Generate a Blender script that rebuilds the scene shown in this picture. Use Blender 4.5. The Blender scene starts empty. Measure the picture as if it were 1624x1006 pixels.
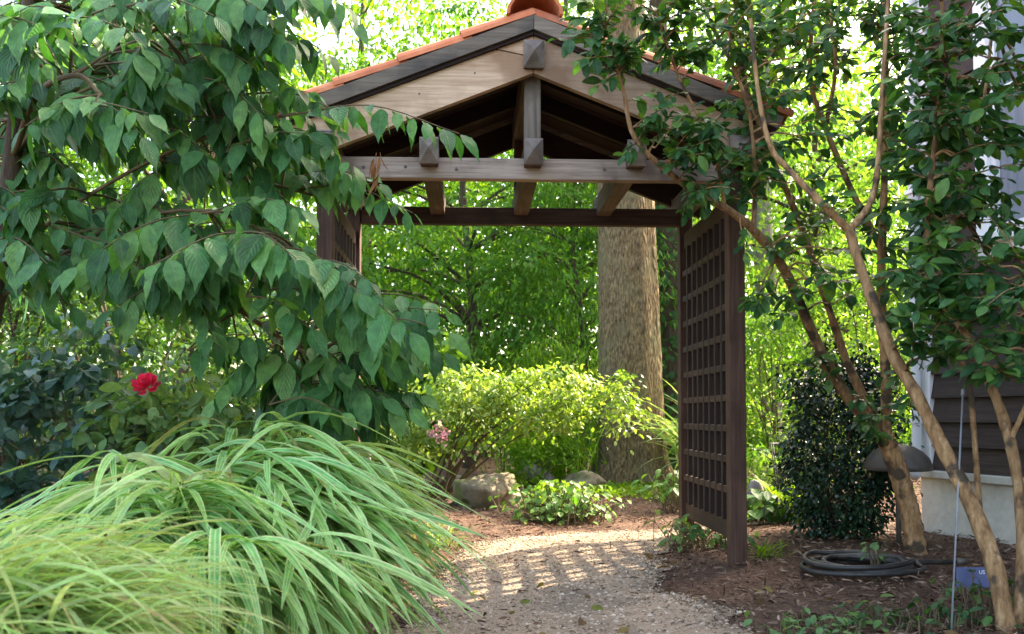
import bpy, math, random
import numpy as np
from mathutils import Vector, Matrix
random.seed(11)
rng = np.random.default_rng(11)
sc = bpy.context.scene
R = math.radians
# ------------------------------------------------------------------ camera
F, CX, HOR, CH = 1450.0, 812.0, 660.0, 0.83       # focal length in photo pixels, horizon row, eye height
PIT = R(2.0)
V0 = HOR - F * math.tan(PIT)
cam = bpy.data.cameras.new('camera'); camo = bpy.data.objects.new('camera', cam)
sc.collection.objects.link(camo); sc.camera = camo
cam.sensor_width = 36; cam.sensor_fit = 'HORIZONTAL'; cam.lens = 36 * F / 1624
cam.shift_y = (V0 - 503) / 1624
cam.clip_start = .05; cam.clip_end = 500
camo.location = (0, 0, CH); camo.rotation_euler = (math.pi / 2 + PIT, 0, 0)
cam.dof.use_dof = True; cam.dof.focus_distance = 4.4; cam.dof.aperture_fstop = 5.6
# ------------------------------------------------------------------ sky, sun, exposure
SUN_AZ, SUN_EL = R(52), R(41)                       # azimuth from +Y towards +X
S = Vector((math.sin(SUN_AZ) * math.cos(SUN_EL), math.cos(SUN_AZ) * math.cos(SUN_EL), math.sin(SUN_EL)))
w = bpy.data.worlds.new('World'); sc.world = w; w.use_nodes = True
wn = w.node_tree; wn.nodes.clear()
wo = wn.nodes.new('ShaderNodeOutputWorld'); wb = wn.nodes.new('ShaderNodeBackground'); ws = wn.nodes.new('ShaderNodeTexSky')
ws.sky_type = 'NISHITA'; ws.sun_disc = False; ws.sun_elevation = SUN_EL; ws.sun_rotation = SUN_AZ
ws.air_density = 1.0; ws.dust_density = 4.0; ws.ozone_density = 1.0
wb.inputs['Strength'].default_value = .15
wn.links.new(ws.outputs[0], wb.inputs[0]); wn.links.new(wb.outputs[0], wo.inputs[0])
sl = bpy.data.lights.new('sun', 'SUN'); sl.energy = 2.7; sl.angle = R(.55); sl.color = (1, .93, .80)
so = bpy.data.objects.new('sun', sl); sc.collection.objects.link(so)
so.rotation_euler = S.to_track_quat('Z', 'Y').to_euler()
vs = sc.view_settings
vs.view_transform = 'Standard'; vs.look = 'None'; vs.gamma = 1; vs.use_curve_mapping = False
vs.exposure = 3.1
vs.use_white_balance = True; vs.white_balance_temperature = 7450; vs.white_balance_tint = 12
sc.render.engine = 'CYCLES'
sc.cycles.use_denoising = True
sc.cycles.max_bounces = 8; sc.cycles.diffuse_bounces = 4; sc.cycles.transmission_bounces = 6
sc.cycles.sample_clamp_indirect = 6
# ------------------------------------------------------------------ helpers
def at(u, v, Y):
    """world point on the ray of photo pixel (u, v) at depth Y"""
    a = (u - CX) / F; b = (V0 - v) / F
    dy = math.cos(PIT) - b * math.sin(PIT); dz = math.sin(PIT) + b * math.cos(PIT)
    return np.array([a / dy * Y, Y, CH + dz / dy * Y])
def gnd(u, v):
    a = (u - CX) / F; b = (V0 - v) / F
    dy = math.cos(PIT) - b * math.sin(PIT); dz = math.sin(PIT) + b * math.cos(PIT)
    Y = -CH * dy / dz
    return np.array([a / dy * Y, Y, 0.0])
def proj(p):
    p = np.atleast_2d(p)
    y = p[:, 1] * math.cos(PIT) + (p[:, 2] - CH) * math.sin(PIT)
    z = -p[:, 1] * math.sin(PIT) + (p[:, 2] - CH) * math.cos(PIT)
    return CX + F * p[:, 0] / y, V0 - F * z / y
def hgt(x, y):
    """height of the garden ground"""
    x = np.asarray(x, float); y = np.asarray(y, float)
    n = .012 * np.sin(3.1 * x + 1.3 * y) + .010 * np.sin(5.7 * y - 2.3 * x + 1) + .006 * np.sin(11 * x + 4) * np.sin(9 * y)
    bed = .035 * np.clip((x - 1.0) / .8, 0, 1) + .05 * np.clip((-x - .3) / .8, 0, 1)
    return n * .8 + bed
def on(p, dz=0.0):
    return np.array([p[0], p[1], float(hgt(p[0], p[1])) + dz])
MATS = {}
def newmat(name):
    m = bpy.data.materials.new(name); m.use_nodes = True
    nt = m.node_tree; nt.nodes.clear(); MATS[name] = m
    def n(t, **k):
        x = nt.nodes.new('ShaderNode' + t)
        for a, b in k.items():
            if a.startswith('_'): setattr(x, a[1:], b)
            else:
                key = int(a[1:]) if a[0] == 'i' and a[1:].isdigit() else a.replace('__', ' ')
                if hasattr(b, 'is_output'): nt.links.new(b, x.inputs[key])
                else: x.inputs[key].default_value = b
        return x
    return m, nt, n
def c4(c): return (c[0], c[1], c[2], 1)
def ramp(n, fac, stops):
    r = n('ValToRGB', Fac=fac); e = r.color_ramp.elements
    e[0].position, e[0].color = stops[0][0], c4(stops[0][1]); e[1].position, e[1].color = stops[-1][0], c4(stops[-1][1])
    for p, c in stops[1:-1]:
        k = e.new(p); k.color = c4(c)
    return r.outputs[0]
def leafmat(name, cols, trans=.4, tcol=None, rough=.42, spec=.5, veins=0, margin=None, tint=1.0):
    """leaf: glossy face, light shines through; lf = (across, along, random per leaf)"""
    cols = [tuple(max(.004, sum(c) / 3 + (x - sum(c) / 3) * (1.10 if c[1] > c[0] else 1)) for x in c) for c in cols]
    m, nt, n = newmat(name)
    at_ = n('Attribute', _attribute_name='lf'); sp = n('SeparateXYZ', Vector=at_.outputs['Vector'])
    col = ramp(n, sp.outputs['Z'], [(i / (len(cols) - 1), c) for i, c in enumerate(cols)])
    geo = n('NewGeometry')
    nz = n('TexNoise', Vector=geo.outputs['Position'], Scale=31.0, Detail=5.0, Roughness=.65)
    mul = n('MapRange', Value=nz.outputs[0], i1=.25, i2=.75, i3=.58, i4=1.42)
    mx = n('Mix', _data_type='RGBA', _blend_type='MULTIPLY', i0=1.0); nt.links.new(col, mx.inputs[6])
    nt.links.new(mul.outputs[0], mx.inputs[7]); col = mx.outputs[2]
    ab = n('Math', _operation='ABSOLUTE', i0=sp.outputs['X'])
    if margin:                                     # striped blades
        e1 = n('MapRange', Value=ab.outputs[0], i1=.62, i2=.85, i3=0.0, i4=.9)
        e2 = n('MapRange', Value=ab.outputs[0], i1=.08, i2=.2, i3=.6, i4=0.0)
        mm = n('Math', _operation='MAXIMUM', i0=e1.outputs[0], i1=e2.outputs[0])
        gate = n('MapRange', Value=sp.outputs['Z'], i1=.05, i2=.35, i3=.2, i4=1.0)
        mg = n('Math', _operation='MULTIPLY', i0=mm.outputs[0], i1=gate.outputs[0])
        m2 = n('Mix', _data_type='RGBA', i0=mg.outputs[0]); nt.links.new(col, m2.inputs[6]); m2.inputs[7].default_value = c4(margin)
        col = m2.outputs[2]
    bs = n('BsdfPrincipled', Roughness=rough); nt.links.new(col, bs.inputs['Base Color'])
    bs.inputs['Specular IOR Level'].default_value = spec * .62
    if veins:
        rib = n('MapRange', Value=ab.outputs[0], i1=0.0, i2=.09, i3=1.0, i4=0.0)
        w1 = n('Math', _operation='MULTIPLY_ADD', i0=ab.outputs[0], i1=-.45, i2=sp.outputs['Y'])
        w2 = n('Math', _operation='MULTIPLY', i0=w1.outputs[0], i1=6.2832 * veins)
        w3 = n('Math', _operation='SINE', i0=w2.outputs[0])
        hh = n('Math', _operation='MULTIPLY_ADD', i0=w3.outputs[0], i1=.5, i2=rib.outputs[0])
        bp = n('Bump', Strength=.35, Distance=.004, Height=hh.outputs[0]); nt.links.new(bp.outputs[0], bs.inputs['Normal'])
        lite = n('Mix', _data_type='RGBA', i0=n('Math', _operation='MULTIPLY', i0=rib.outputs[0], i1=.35).outputs[0])
        nt.links.new(col, lite.inputs[6]); lite.inputs[7].default_value = (.25, .36, .14, 1); nt.links.new(lite.outputs[2], bs.inputs['Base Color'])
    tr = n('BsdfTranslucent')
    tm = n('Mix', _data_type='RGBA', _blend_type='MULTIPLY', i0=1.0); nt.links.new(col, tm.inputs[6]); tm.inputs[7].default_value = c4(tcol or (1.5, 1.35, .55))
    nt.links.new(tm.outputs[2], tr.inputs[0])
    ms = n('MixShader', Fac=trans, i1=bs.outputs[0], i2=tr.outputs[0])
    out = n('OutputMaterial'); nt.links.new(ms.outputs[0], out.inputs[0])
    return m
def surf(name, stops, scale=6.0, stretch=(1, 1, 1), rough=.8, bump=.4, dist=.01, detail=6.0, spec=.3, coord='Object', fine=0, second=None, bscale=None):
    """general rough surface: noise colour + noise relief"""
    m, nt, n = newmat(name)
    tc = n('TexCoord'); oi = n('ObjectInfo'); ro = n('Math', _operation='MULTIPLY', i0=oi.outputs['Random'], i1=37.0); sh = n('VectorMath', _operation='ADD', i0=tc.outputs[coord], i1=ro.outputs[0])
    mp = n('Mapping', Vector=sh.outputs[0]); mp.inputs['Scale'].default_value = stretch
    nz = n('TexNoise', Vector=mp.outputs[0], Scale=scale, Detail=detail, Roughness=.65)
    f = nz.outputs[0]
    col = ramp(n, f, stops)
    if second:
        n2 = n('TexNoise', Vector=sh.outputs[0], Scale=second[0], Detail=6.0)
        k = n('MapRange', Value=n2.outputs[0], i1=second[2], i2=second[3], i3=0.0, i4=1.0)
        mx = n('Mix', _data_type='RGBA', i0=k.outputs[0]); nt.links.new(col, mx.inputs[6]); mx.inputs[7].default_value = c4(second[1]); col = mx.outputs[2]
    vr = n('MapRange', Value=oi.outputs['Random'], i1=0.0, i2=1.0, i3=.82, i4=1.18); vm = n('Mix', _data_type='RGBA', _blend_type='MULTIPLY', i0=1.0); nt.links.new(col, vm.inputs[6]); nt.links.new(vr.outputs[0], vm.inputs[7]); col = vm.outputs[2]
    bs = n('BsdfPrincipled', Roughness=rough); nt.links.new(col, bs.inputs['Base Color']); bs.inputs['Specular IOR Level'].default_value = spec
    if bump:
        hN = n('TexNoise', Vector=mp.outputs[0], Scale=bscale or scale * 2.2, Detail=8.0, Roughness=.7)
        if fine: hN.noise_type = 'RIDGED_MULTIFRACTAL'
        bp = n('Bump', Strength=bump, Distance=dist, Height=hN.outputs[0]); nt.links.new(bp.outputs[0], bs.inputs['Normal'])
    out = n('OutputMaterial'); nt.links.new(bs.outputs[0], out.inputs[0])
    return m
def wood(name, a, b, axis, c=None, rough=.75):
    st = [60, 60, 60]; st[axis] = 2.6
    mid = tuple((x + y) / 2 for x, y in zip(a, b))
    return surf(name, [(.3, a), (.5, mid), (.68, b)], scale=1.0, stretch=tuple(st), rough=rough, bump=.7, dist=.005, second=(3.1, c or a, .5, .68), bscale=1.2)
# ---- objects
COL = sc.collection
def tag(o, label=None, cat=None, group=None, kind=None):
    if label: o['label'] = label
    if cat: o['category'] = cat
    if group: o['group'] = group
    if kind: o['kind'] = kind
    return o
def thing(name, loc, label, cat, group=None, rz=0):
    o = bpy.data.objects.new(name, None); COL.objects.link(o); o.empty_display_size = .1
    o.location = Vector([float(q) for q in loc]); o.rotation_euler = (0, 0, rz)
    return tag(o, label, cat, group)
def P0(par):
    return np.array(par.location) if par is not None else np.zeros(3)
def meshfrom(name, V, Fc, mat, smooth=False, lf=None):
    me = bpy.data.meshes.new(name)
    V = np.asarray(V, np.float32)
    if isinstance(Fc, np.ndarray):
        nf, k = Fc.shape
        me.vertices.add(len(V)); me.vertices.foreach_set('co', V.ravel())
        me.loops.add(nf * k); me.loops.foreach_set('vertex_index', Fc.astype(np.int32).ravel())
        me.polygons.add(nf); me.polygons.foreach_set('loop_start', np.arange(0, nf * k, k, dtype=np.int32))
        me.update(calc_edges=True)
    else:
        me.from_pydata([tuple(map(float, v)) for v in V], [], Fc)
    if lf is not None:
        a = me.attributes.new('lf', 'FLOAT_VECTOR', 'POINT'); a.data.foreach_set('vector', np.asarray(lf, np.float32).ravel())
    if smooth: me.polygons.foreach_set('use_smooth', np.ones(len(me.polygons), bool))
    if mat is not None: me.materials.append(mat)
    me.validate(); me.update()
    return me
def link(name, me, par=None, kind=None):
    o = bpy.data.objects.new(name, me); COL.objects.link(o)
    if par is not None: o.parent = par
    if kind: o['kind'] = kind
    return o
class MB:
    """collects boxes, prisms and tubes of ONE part"""
    def __init__(s): s.V = []; s.F = []; s.n = 0
    def add(s, V, Fc):
        s.V.append(np.asarray(V, float)); s.F += [tuple(i + s.n for i in f) for f in Fc]; s.n += len(V); return s
    def box(s, a, b, j=0.0):
        a = np.minimum(a, b) if True else a; x0, y0, z0 = a; x1, y1, z1 = np.maximum(a, b)
        V = np.array([(x0, y0, z0), (x1, y0, z0), (x1, y1, z0), (x0, y1, z0), (x0, y0, z1), (x1, y0, z1), (x1, y1, z1), (x0, y1, z1)], float)
        return s.add(V, [(0, 3, 2, 1), (4, 5, 6, 7), (0, 1, 5, 4), (1, 2, 6, 5), (2, 3, 7, 6), (3, 0, 4, 7)])
    def bbox(s, a, b, c=.004):
        """box with chamfered edges"""
        import bmesh
        a = np.asarray(a, float); b = np.asarray(b, float)
        bm = bmesh.new(); bmesh.ops.create_cube(bm, size=1)
        for v in bm.verts: v.co = Vector([(a[i] + b[i]) / 2 + v.co[i] * (b[i] - a[i]) for i in range(3)])
        bmesh.ops.bevel(bm, geom=bm.edges[:], offset=c, segments=1, affect='EDGES')
        bm.verts.index_update()
        s.add([tuple(v.co) for v in bm.verts], [tuple(v.index for v in f.verts) for f in bm.faces]); bm.free(); return s
    def prism(s, poly, y0, y1):
        """polygon in XZ extruded along Y"""
        k = len(poly)
        V = [(x, y0, z) for x, z in poly] + [(x, y1, z) for x, z in poly]
        Fc = [tuple(range(k)), tuple(range(2 * k - 1, k - 1, -1))] + [(i, i + k, (i + 1) % k + k, (i + 1) % k) for i in range(k)]
        return s.add(V, Fc)
    def tube(s, pts, rad, sides=8, rough=0.0, caps=True):
        pts = np.asarray(pts, float); k = len(pts); rad = np.broadcast_to(np.asarray(rad, float), (k,))
        T = np.gradient(pts, axis=0); T /= np.linalg.norm(T, axis=1)[:, None] + 1e-9
        ref = np.array([0, 0, 1.0]) if abs(T[0][2]) < .8 else np.array([1.0, 0, 0])
        V = []
        for i in range(k):
            x = np.cross(T[i], ref); x /= np.linalg.norm(x) + 1e-9; ref = np.cross(x, T[i])
            for j in range(sides):
                a = 2 * math.pi * j / sides; r = rad[i] * (1 + (rough * (random.random() - .5) if rough else 0))
                V.append(pts[i] + r * (math.cos(a) * x + math.sin(a) * ref))
        Fc = [(i * sides + j, i * sides + (j + 1) % sides, (i + 1) * sides + (j + 1) % sides, (i + 1) * sides + j) for i in range(k - 1) for j in range(sides)]
        if caps: Fc += [tuple(range(sides - 1, -1, -1)), tuple(range((k - 1) * sides, k * sides))]
        return s.add(V, Fc)
    def build(s, name, mat, par=None, smooth=False, kind=None, rel=True):
        V = np.concatenate(s.V)
        if rel and par is not None:
            V = V - P0(par) - (P0(par.parent) if par.parent else 0)
        return link(name, meshfrom(name, V, s.F, mat, smooth), par, kind)
def curve(pts, n=12):
    """smooth curve through points (Catmull-Rom)"""
    p = np.asarray(pts, float); p = np.vstack([2 * p[0] - p[1], p, 2 * p[-1] - p[-2]]); out = []
    segs = len(p) - 3; per = max(2, n // segs)
    for i in range(segs):
        a, b, c, d = p[i:i + 4]
        for t in np.linspace(0, 1, per, endpoint=False):
            out.append(.5 * (2 * b + (c - a) * t + (2 * a - 5 * b + 4 * c - d) * t * t + (3 * b - a - 3 * c + d) * t ** 3))
    out.append(p[-2]); return np.array(out)
# ---- leaves: length along +Y, upper face +Z
def strip_leaf(rows, curl=.25, fold=.25, wave=0.0):
    V, L = [], []
    for t, hw in rows:
        z = -curl * t * t
        y = t * (1 - .12 * curl * t)
        for s in (-1, 0, 1):
            V.append((s * hw, y, z + abs(s) * hw * fold + (wave * math.sin(9 * t + s) if s else 0))); L.append((s, t))
    Fc = []
    for i in range(len(rows) - 1):
        for j in range(2):
            a = i * 3 + j
            Fc += [(a, a + 1, a + 4), (a, a + 4, a + 3)]
    return np.array(V), np.array(Fc), np.array(L, float)
ROWS = {
    'pointed': [(0, .02), (.1, .105), (.28, .21), (.5, .22), (.7, .15), (.86, .045), (1, .004)],
    'oval': [(0, .02), (.18, .17), (.45, .27), (.75, .22), (.93, .09), (1, .01)],
    'round': [(0, .05), (.15, .33), (.45, .46), (.75, .33), (.92, .13), (1, .01)],
    'lance': [(0, .01), (.25, .085), (.6, .075), (1, .004)],
    'petal': [(0, .08), (.3, .36), (.65, .46), (.9, .3), (1, .12)],
}
TPL = {}
def tpl(kind, k):
    """k-th variant of a leaf outline"""
    if (kind, k) not in TPL:
        if kind == 'simple':
            c = .1 + .08 * k
            V = np.array([(0, 0, 0), (.27, .5, .06 - c * .2), (0, 1, -c), (-.27, .5, .06 - c * .2)]); L = np.array([(0, 0), (1, .5), (0, 1), (-1, .5)], float)
            TPL[kind, k] = (V, np.array([(0, 1, 2), (0, 2, 3)]), L)
        elif kind == 'palm':                       # palmate leaf of three pointed lobes
            V, Fc, L = [], [], []
            for a in (-.75, 0, .75):
                b = len(V); ln = 1 if a == 0 else .8; dx, dy = math.sin(a), math.cos(a)
                V += [(0, 0, 0), (dx * .45 * ln + dy * .15, dy * .45 * ln - dx * .15, .0), (dx * ln, dy * ln, -.2 - .04 * k), (dx * .45 * ln - dy * .15, dy * .45 * ln + dx * .15, .0)]
                L += [(0, 0), (1, .5), (0, 1), (-1, .5)]; Fc += [(b, b + 1, b + 2), (b, b + 2, b + 3)]
            TPL[kind, k] = (np.array(V), np.array(Fc), np.array(L, float))
        else:
            r = random.Random(k * 7 + 1)
            TPL[kind, k] = strip_leaf(ROWS[kind], curl=r.uniform(.05, .4) if kind != 'petal' else -.45, fold=r.uniform(.12, .4), wave=r.uniform(0, .02))
    return TPL[kind, k]
NV = 6
def frames(d, nrm):
    d = d / (np.linalg.norm(d, axis=1)[:, None] + 1e-9)
    x = np.cross(d, nrm); x /= np.linalg.norm(x, axis=1)[:, None] + 1e-9
    return np.stack([x, d, np.cross(x, d)], axis=2)
LEAFMESH = {}
def leaves(par, pos, d, nrm, size, kind, mat, indiv=0, name='leaf', rest='foliage', rnd=None, near=None):
    """leaves as real faces: the `indiv` that show largest are parts of their own, the rest one part"""
    pos = np.asarray(pos, float); N = len(pos)
    if N == 0: return
    d = np.asarray(d, float); nrm = np.asarray(nrm, float); size = np.broadcast_to(np.asarray(size, float), (N,)).copy()
    M = frames(d, nrm); rnd = rng.random(N) if rnd is None else np.asarray(rnd, float)
    L0 = P0(par) + (P0(par.parent) if par is not None and par.parent else 0)
    var = rng.integers(0, NV, N)
    single = np.zeros(N, bool)
    if indiv:
        u, v = proj(pos); key = size / np.maximum(pos[:, 1], .3)
        ok = (u > 0) & (u < 1624) & (v > 0) & (v < 1006) & (pos[:, 1] > .3)
        idx = np.where(ok)[0]; idx = idx[np.argsort(-key[idx])][:indiv]; single[idx] = True
        q = np.clip((rnd * NV).astype(int), 0, NV - 1)
        for i in idx:
            kk = (kind, mat.name, int(var[i]), int(q[i]), name)
            if kk not in LEAFMESH:
                V, Fc, L = tpl(kind, int(var[i]))
                LEAFMESH[kk] = meshfrom(name, V, Fc, mat, kind not in ('simple', 'palm'), np.column_stack([L, np.full(len(L), (q[i] + .5) / NV)]))
            o = bpy.data.objects.new(name, LEAFMESH[kk]); COL.objects.link(o)
            if par is not None: o.parent = par
            mm = np.eye(4); mm[:3, :3] = M[i] * size[i]; mm[:3, 3] = pos[i] - L0
            o.matrix_basis = Matrix(mm.tolist())
    Vs, Fs, Ls, b = [], [], [], 0
    for k in range(NV):
        ii = np.where((var == k) & ~single)[0]
        if len(ii) == 0: continue
        V, Fc, L = tpl(kind, k)
        W = np.einsum('nij,vj->nvi', M[ii] * size[ii, None, None], V) + (pos[ii] - L0)[:, None, :]
        Vs.append(W.reshape(-1, 3)); nv = len(V)
        Fs.append((Fc[None] + (np.arange(len(ii)) * nv)[:, None, None]).reshape(-1, 3) + b); b += len(ii) * nv
        Ls.append(np.concatenate([np.broadcast_to(L[None], (len(ii), nv, 2)), np.broadcast_to(rnd[ii, None, None], (len(ii), nv, 1))], axis=2).reshape(-1, 3))
    if Vs:
        me = meshfrom(rest, np.concatenate(Vs), np.concatenate(Fs), mat, kind not in ('simple', 'palm'), np.concatenate(Ls))
        return link(rest, me, par, 'stuff' if par is not None else None)
def rdir(N, up=0.0, flat=1.0):
    d = rng.normal(size=(N, 3)); d[:, 2] = d[:, 2] * flat + up
    return d / (np.linalg.norm(d, axis=1)[:, None] + 1e-9)
def ellipsoid_pts(c, r, n, hollow=.55):
    d = rdir(n); q = (hollow ** 3 + (1 - hollow ** 3) * rng.random(n)) ** (1 / 3)
    return np.asarray(c) + d * q[:, None] * np.asarray(r)
def cluster_leaves(cent, rad, per, flat=.45, droop=.3, sz=.1, szv=.3):
    """leaf clumps round the given centres"""
    N = len(cent) * per
    c = np.repeat(cent, per, axis=0); off = rng.normal(size=(N, 3)) * .5; off[:, 2] *= flat
    rr = np.repeat(rad * rng.uniform(.6, 1.35, len(cent)), per)
    off[:, 2] -= .35 * (off[:, 0] ** 2 + off[:, 1] ** 2)
    p = c + off * rr[:, None]
    d = off * np.array([1, 1, .5]); d += rng.normal(size=(N, 3)) * .35; d[:, 2] -= droop
    nn = rng.normal(size=(N, 3)) * .45 + np.array([0, 0, 1.0])
    rn = np.clip(np.repeat(rng.random(len(cent)), per) * .55 + rng.random(N) * .45, 0, 1)
    return p, d, nn, sz * rng.uniform(1 - szv, 1 + szv, N), rn
def plant_mass(name, label, cat, base, blobs, per, leaf, kind, mat, barkm, stems=5, stem_r=.012, clump=.16, flat=.6, droop=.3, indiv=0, group=None, hollow=.5, trunk=None, limb_part='stem', crown='crown', nstem=None, leafname='leaf'):
    """shrub or tree: blobs = [(centre, radii, clumps)], stems run from the base to clumps"""
    t = thing(name, base, label, cat, group)
    C = np.concatenate([ellipsoid_pts(c, r, n, hollow) for c, r, n in blobs])
    C = C[C[:, 2] > base[2] + .05]
    p, d, nn, s, rn = cluster_leaves(C, clump, per, flat, droop, leaf)
    keep = p[:, 2] > base[2] + .02
    leaves(t, p[keep], d[keep], nn[keep], s[keep], kind, mat, indiv, rest=crown, rnd=rn[keep], name=leafname)
    if trunk is not None:
        pts, r0, r1 = trunk
        pts = curve(pts, 14); rr = np.linspace(r0, r1, len(pts)); rr[0] *= 1.35; rr[1] *= 1.12
        MB().tube(pts, rr, 10, .08).build('trunk', barkm, t, True)
        src = pts[len(pts) // 3:]; sr = rr[len(pts) // 3:]
    else: src = None
    mb = MB()
    for i in rng.choice(len(C), min(stems, len(C)), replace=False):
        e = C[i]
        if src is not None:
            j = np.argmin(np.linalg.norm(src - e, axis=1) + 1.2 * np.maximum(src[:, 2] - e[2] + .4, 0)); a = src[j]; r = min(sr[j] * .55, stem_r)
        else: a = np.asarray(base) + np.array([rng.normal() * .05, rng.normal() * .05, -.02]); r = stem_r
        m = (a + e) / 2 + np.array([rng.normal() * .08, rng.normal() * .08, .1 * np.linalg.norm(e - a)])
        pts = curve([a, m, e], 8); mb.tube(pts, np.linspace(r, r * .25, len(pts)), 5, .1, caps=False)
    if mb.n: mb.build(limb_part, barkm, t, True, 'stuff')
    return t, C
# ------------------------------------------------------------------ materials
W_POST = wood('post_wood', (.042, .019, .011), (.104, .056, .038), 2)
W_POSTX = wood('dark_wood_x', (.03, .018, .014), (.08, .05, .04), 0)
W_POSTY = wood('dark_wood_y', (.05, .030, .022), (.12, .080, .062), 1)
W_SLAT = wood('slat_wood', (.020, .011, .008), (.042, .024, .018), 2)
W_SLATY = wood('slat_wood_y', (.032, .016, .010), (.068, .038, .026), 1)
W_BEAM = wood('grey_beam_wood', (.17, .12, .09), (.40, .31, .25), 0, (.12, .08, .06))
W_FASC = wood('pale_fascia_wood', (.35, .215, .13), (.60, .42, .29), 0, (.28, .165, .098))
W_TRIM = wood('grey_trim_wood', (.095, .074, .056), (.24, .19, .145), 0, (.06, .05, .045))
W_KING = wood('grey_king_post_wood', (.085, .066, .05), (.22, .175, .14), 2, (.06, .045, .035))
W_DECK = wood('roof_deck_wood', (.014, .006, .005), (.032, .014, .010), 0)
W_END = surf('weathered_end_wood', [(.3, (.10, .075, .06)), (.7, (.27, .22, .19))], 9, bump=.4)
TERRA = surf('terracotta', [(.3, (.38, .10, .045)), (.55, (.55, .17, .075)), (.75, (.62, .25, .13))], 5, rough=.8, bump=.25, second=(3.0, (.30, .13, .08), .58, .8))
BARK_BIG = surf('ridged_bark', [(.32, (.028, .018, .008)), (.47, (.115, .078, .036)), (.66, (.25, .18, .09))], 1.0, (48, 48, 15), .9, .9, .05, 10, bscale=.5, fine=1, second=(2.2, (.13, .12, .06), .5, .8))
BARK_DK = surf('dark_bark', [(.3, (.04, .028, .018)), (.7, (.13, .095, .06))], 1.0, (30, 30, 6), .9, .8, .02)
BARK_MY = surf('smooth_myrtle_bark', [(.3, (.09, .05, .026)), (.45, (.27, .145, .062)), (.58, (.40, .235, .11)), (.7, (.54, .37, .21))], 1.0, (34, 34, 9), .75, .9, .014, second=(9, (.075, .05, .03), .54, .62))
BARK_TW = surf('twig_bark', [(.3, (.07, .05, .025)), (.7, (.16, .12, .06))], 20, rough=.8, bump=.2)
BARK_PALE = surf('pale_bark', [(.3, (.16, .14, .12)), (.7, (.34, .30, .26))], 1.0, (20, 20, 5), .9, .6, .02)
L_DOG = leafmat('drooping_leaf', [(.022, .080, .024), (.042, .138, .045), (.074, .20, .070), (.13, .27, .085)], .38, (1.5, 1.5, .5), .42, .5, veins=7)
L_MYR = leafmat('myrtle_leaf', [(.016, .060, .020), (.030, .105, .034), (.058, .155, .046), (.115, .23, .05)], .36, (1.6, 1.5, .5), .36, .55, veins=6)
L_ROSE = leafmat('rose_leaf', [(.024, .075, .055), (.050, .125, .092), (.090, .185, .13)], .25, None, .38, .8, veins=6)
L_ROSE2 = leafmat('light_rose_leaf', [(.07, .16, .06), (.12, .23, .09), (.19, .30, .10)], .35, None, .45, .45, veins=6)
L_GRASS = leafmat('striped_grass_blade', [(.32, .30, .12), (.14, .36, .09), (.13, .38, .13), (.16, .41, .14), (.21, .46, .15), (.29, .51, .20)], .42, (1.25, 1.2, .6), .42, .4, margin=(.60, .68, .36))
L_GRASS2 = leafmat('fine_grass_blade', [(.38, .30, .14), (.17, .39, .09), (.22, .46, .13), (.30, .51, .19), (.46, .56, .30)], .42, (1.2, 1.1, .7), .5, .35, margin=(.52, .56, .27))
L_HOLLY = leafmat('glossy_dark_leaf', [(.007, .022, .014), (.012, .036, .020), (.020, .052, .026), (.05, .10, .035)], .06, None, .26, .6)
L_HEDGE = leafmat('hedge_leaf', [(.022, .062, .020), (.036, .092, .026), (.060, .13, .030), (.11, .18, .04)], .35, None, .30, .6)
L_BG1 = leafmat('green_tree_leaf', [(.040, .120, .022), (.062, .165, .026), (.085, .205, .030), (.13, .24, .032)], .5, (1.6, 1.52, .95), .45, .4)
L_BG2 = leafmat('fresh_green_leaf', [(.07, .17, .022), (.10, .22, .028), (.145, .27, .03), (.20, .30, .035)], .52, (1.6, 1.52, .95), .45, .4)
L_BG3 = leafmat('deep_green_leaf', [(.025, .085, .020), (.040, .115, .024), (.060, .15, .03)], .4, (1.6, 1.52, .95), .42, .45)
L_YEL = leafmat('yellow_green_leaf', [(.05, .15, .03), (.10, .22, .04), (.15, .27, .05), (.24, .35, .09)], .55, (1.5, 1.42, .75), .48, .4)
L_SHR = leafmat('shrub_leaf', [(.08, .17, .035), (.14, .245, .055), (.22, .32, .09), (.34, .42, .17)], .42, (1.6, 1.45, .6), .38, .5)
L_HYD = leafmat('broad_shrub_leaf', [(.06, .17, .03), (.11, .24, .045), (.18, .31, .06)], .42, (1.7, 1.5, .5), .33, .55, veins=6)
L_HOSTA = leafmat('hosta_leaf', [(.04, .13, .035), (.07, .18, .045), (.12, .23, .045)], .4, None, .4, .5, veins=9)
L_PINK = leafmat('pink_petal', [(.55, .18, .26), (.70, .34, .40), (.78, .50, .52)], .3, (1, 1, 1), .6, .3)
L_RED = leafmat('red_petal', [(.80, .02, .075), (.88, .035, .12), (.92, .09, .20)], .4, (1, .8, .8), .55, .3)
L_DRY = leafmat('withered_leaf', [(.16, .07, .03), (.24, .12, .05)], .2, (1, 1, 1), .7, .2)
L_CHIP = leafmat('bark_chip', [(.035, .018, .012), (.095, .050, .030), (.17, .098, .062), (.34, .235, .165)], .0, (1, 1, 1), .9, .2)
L_COVER = leafmat('ground_cover_leaf', [(.09, .19, .03), (.14, .26, .035), (.20, .31, .05)], .4, None, .45, .4)
SIDING = wood('brown_siding', (.028, .017, .013), (.066, .042, .034), 1, (.038, .022, .017))
WHITE = surf('white_paint', [(.3, (.70, .70, .70)), (.7, (.80, .80, .79))], 4, rough=.55, bump=.08, second=(2, (.62, .60, .56), .6, .9))
CREAM = surf('cream_stucco', [(.3, (.46, .42, .36)), (.7, (.60, .56, .48))], 14, rough=.9, bump=.4, second=(1.5, (.36, .33, .28), .55, .8))
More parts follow.
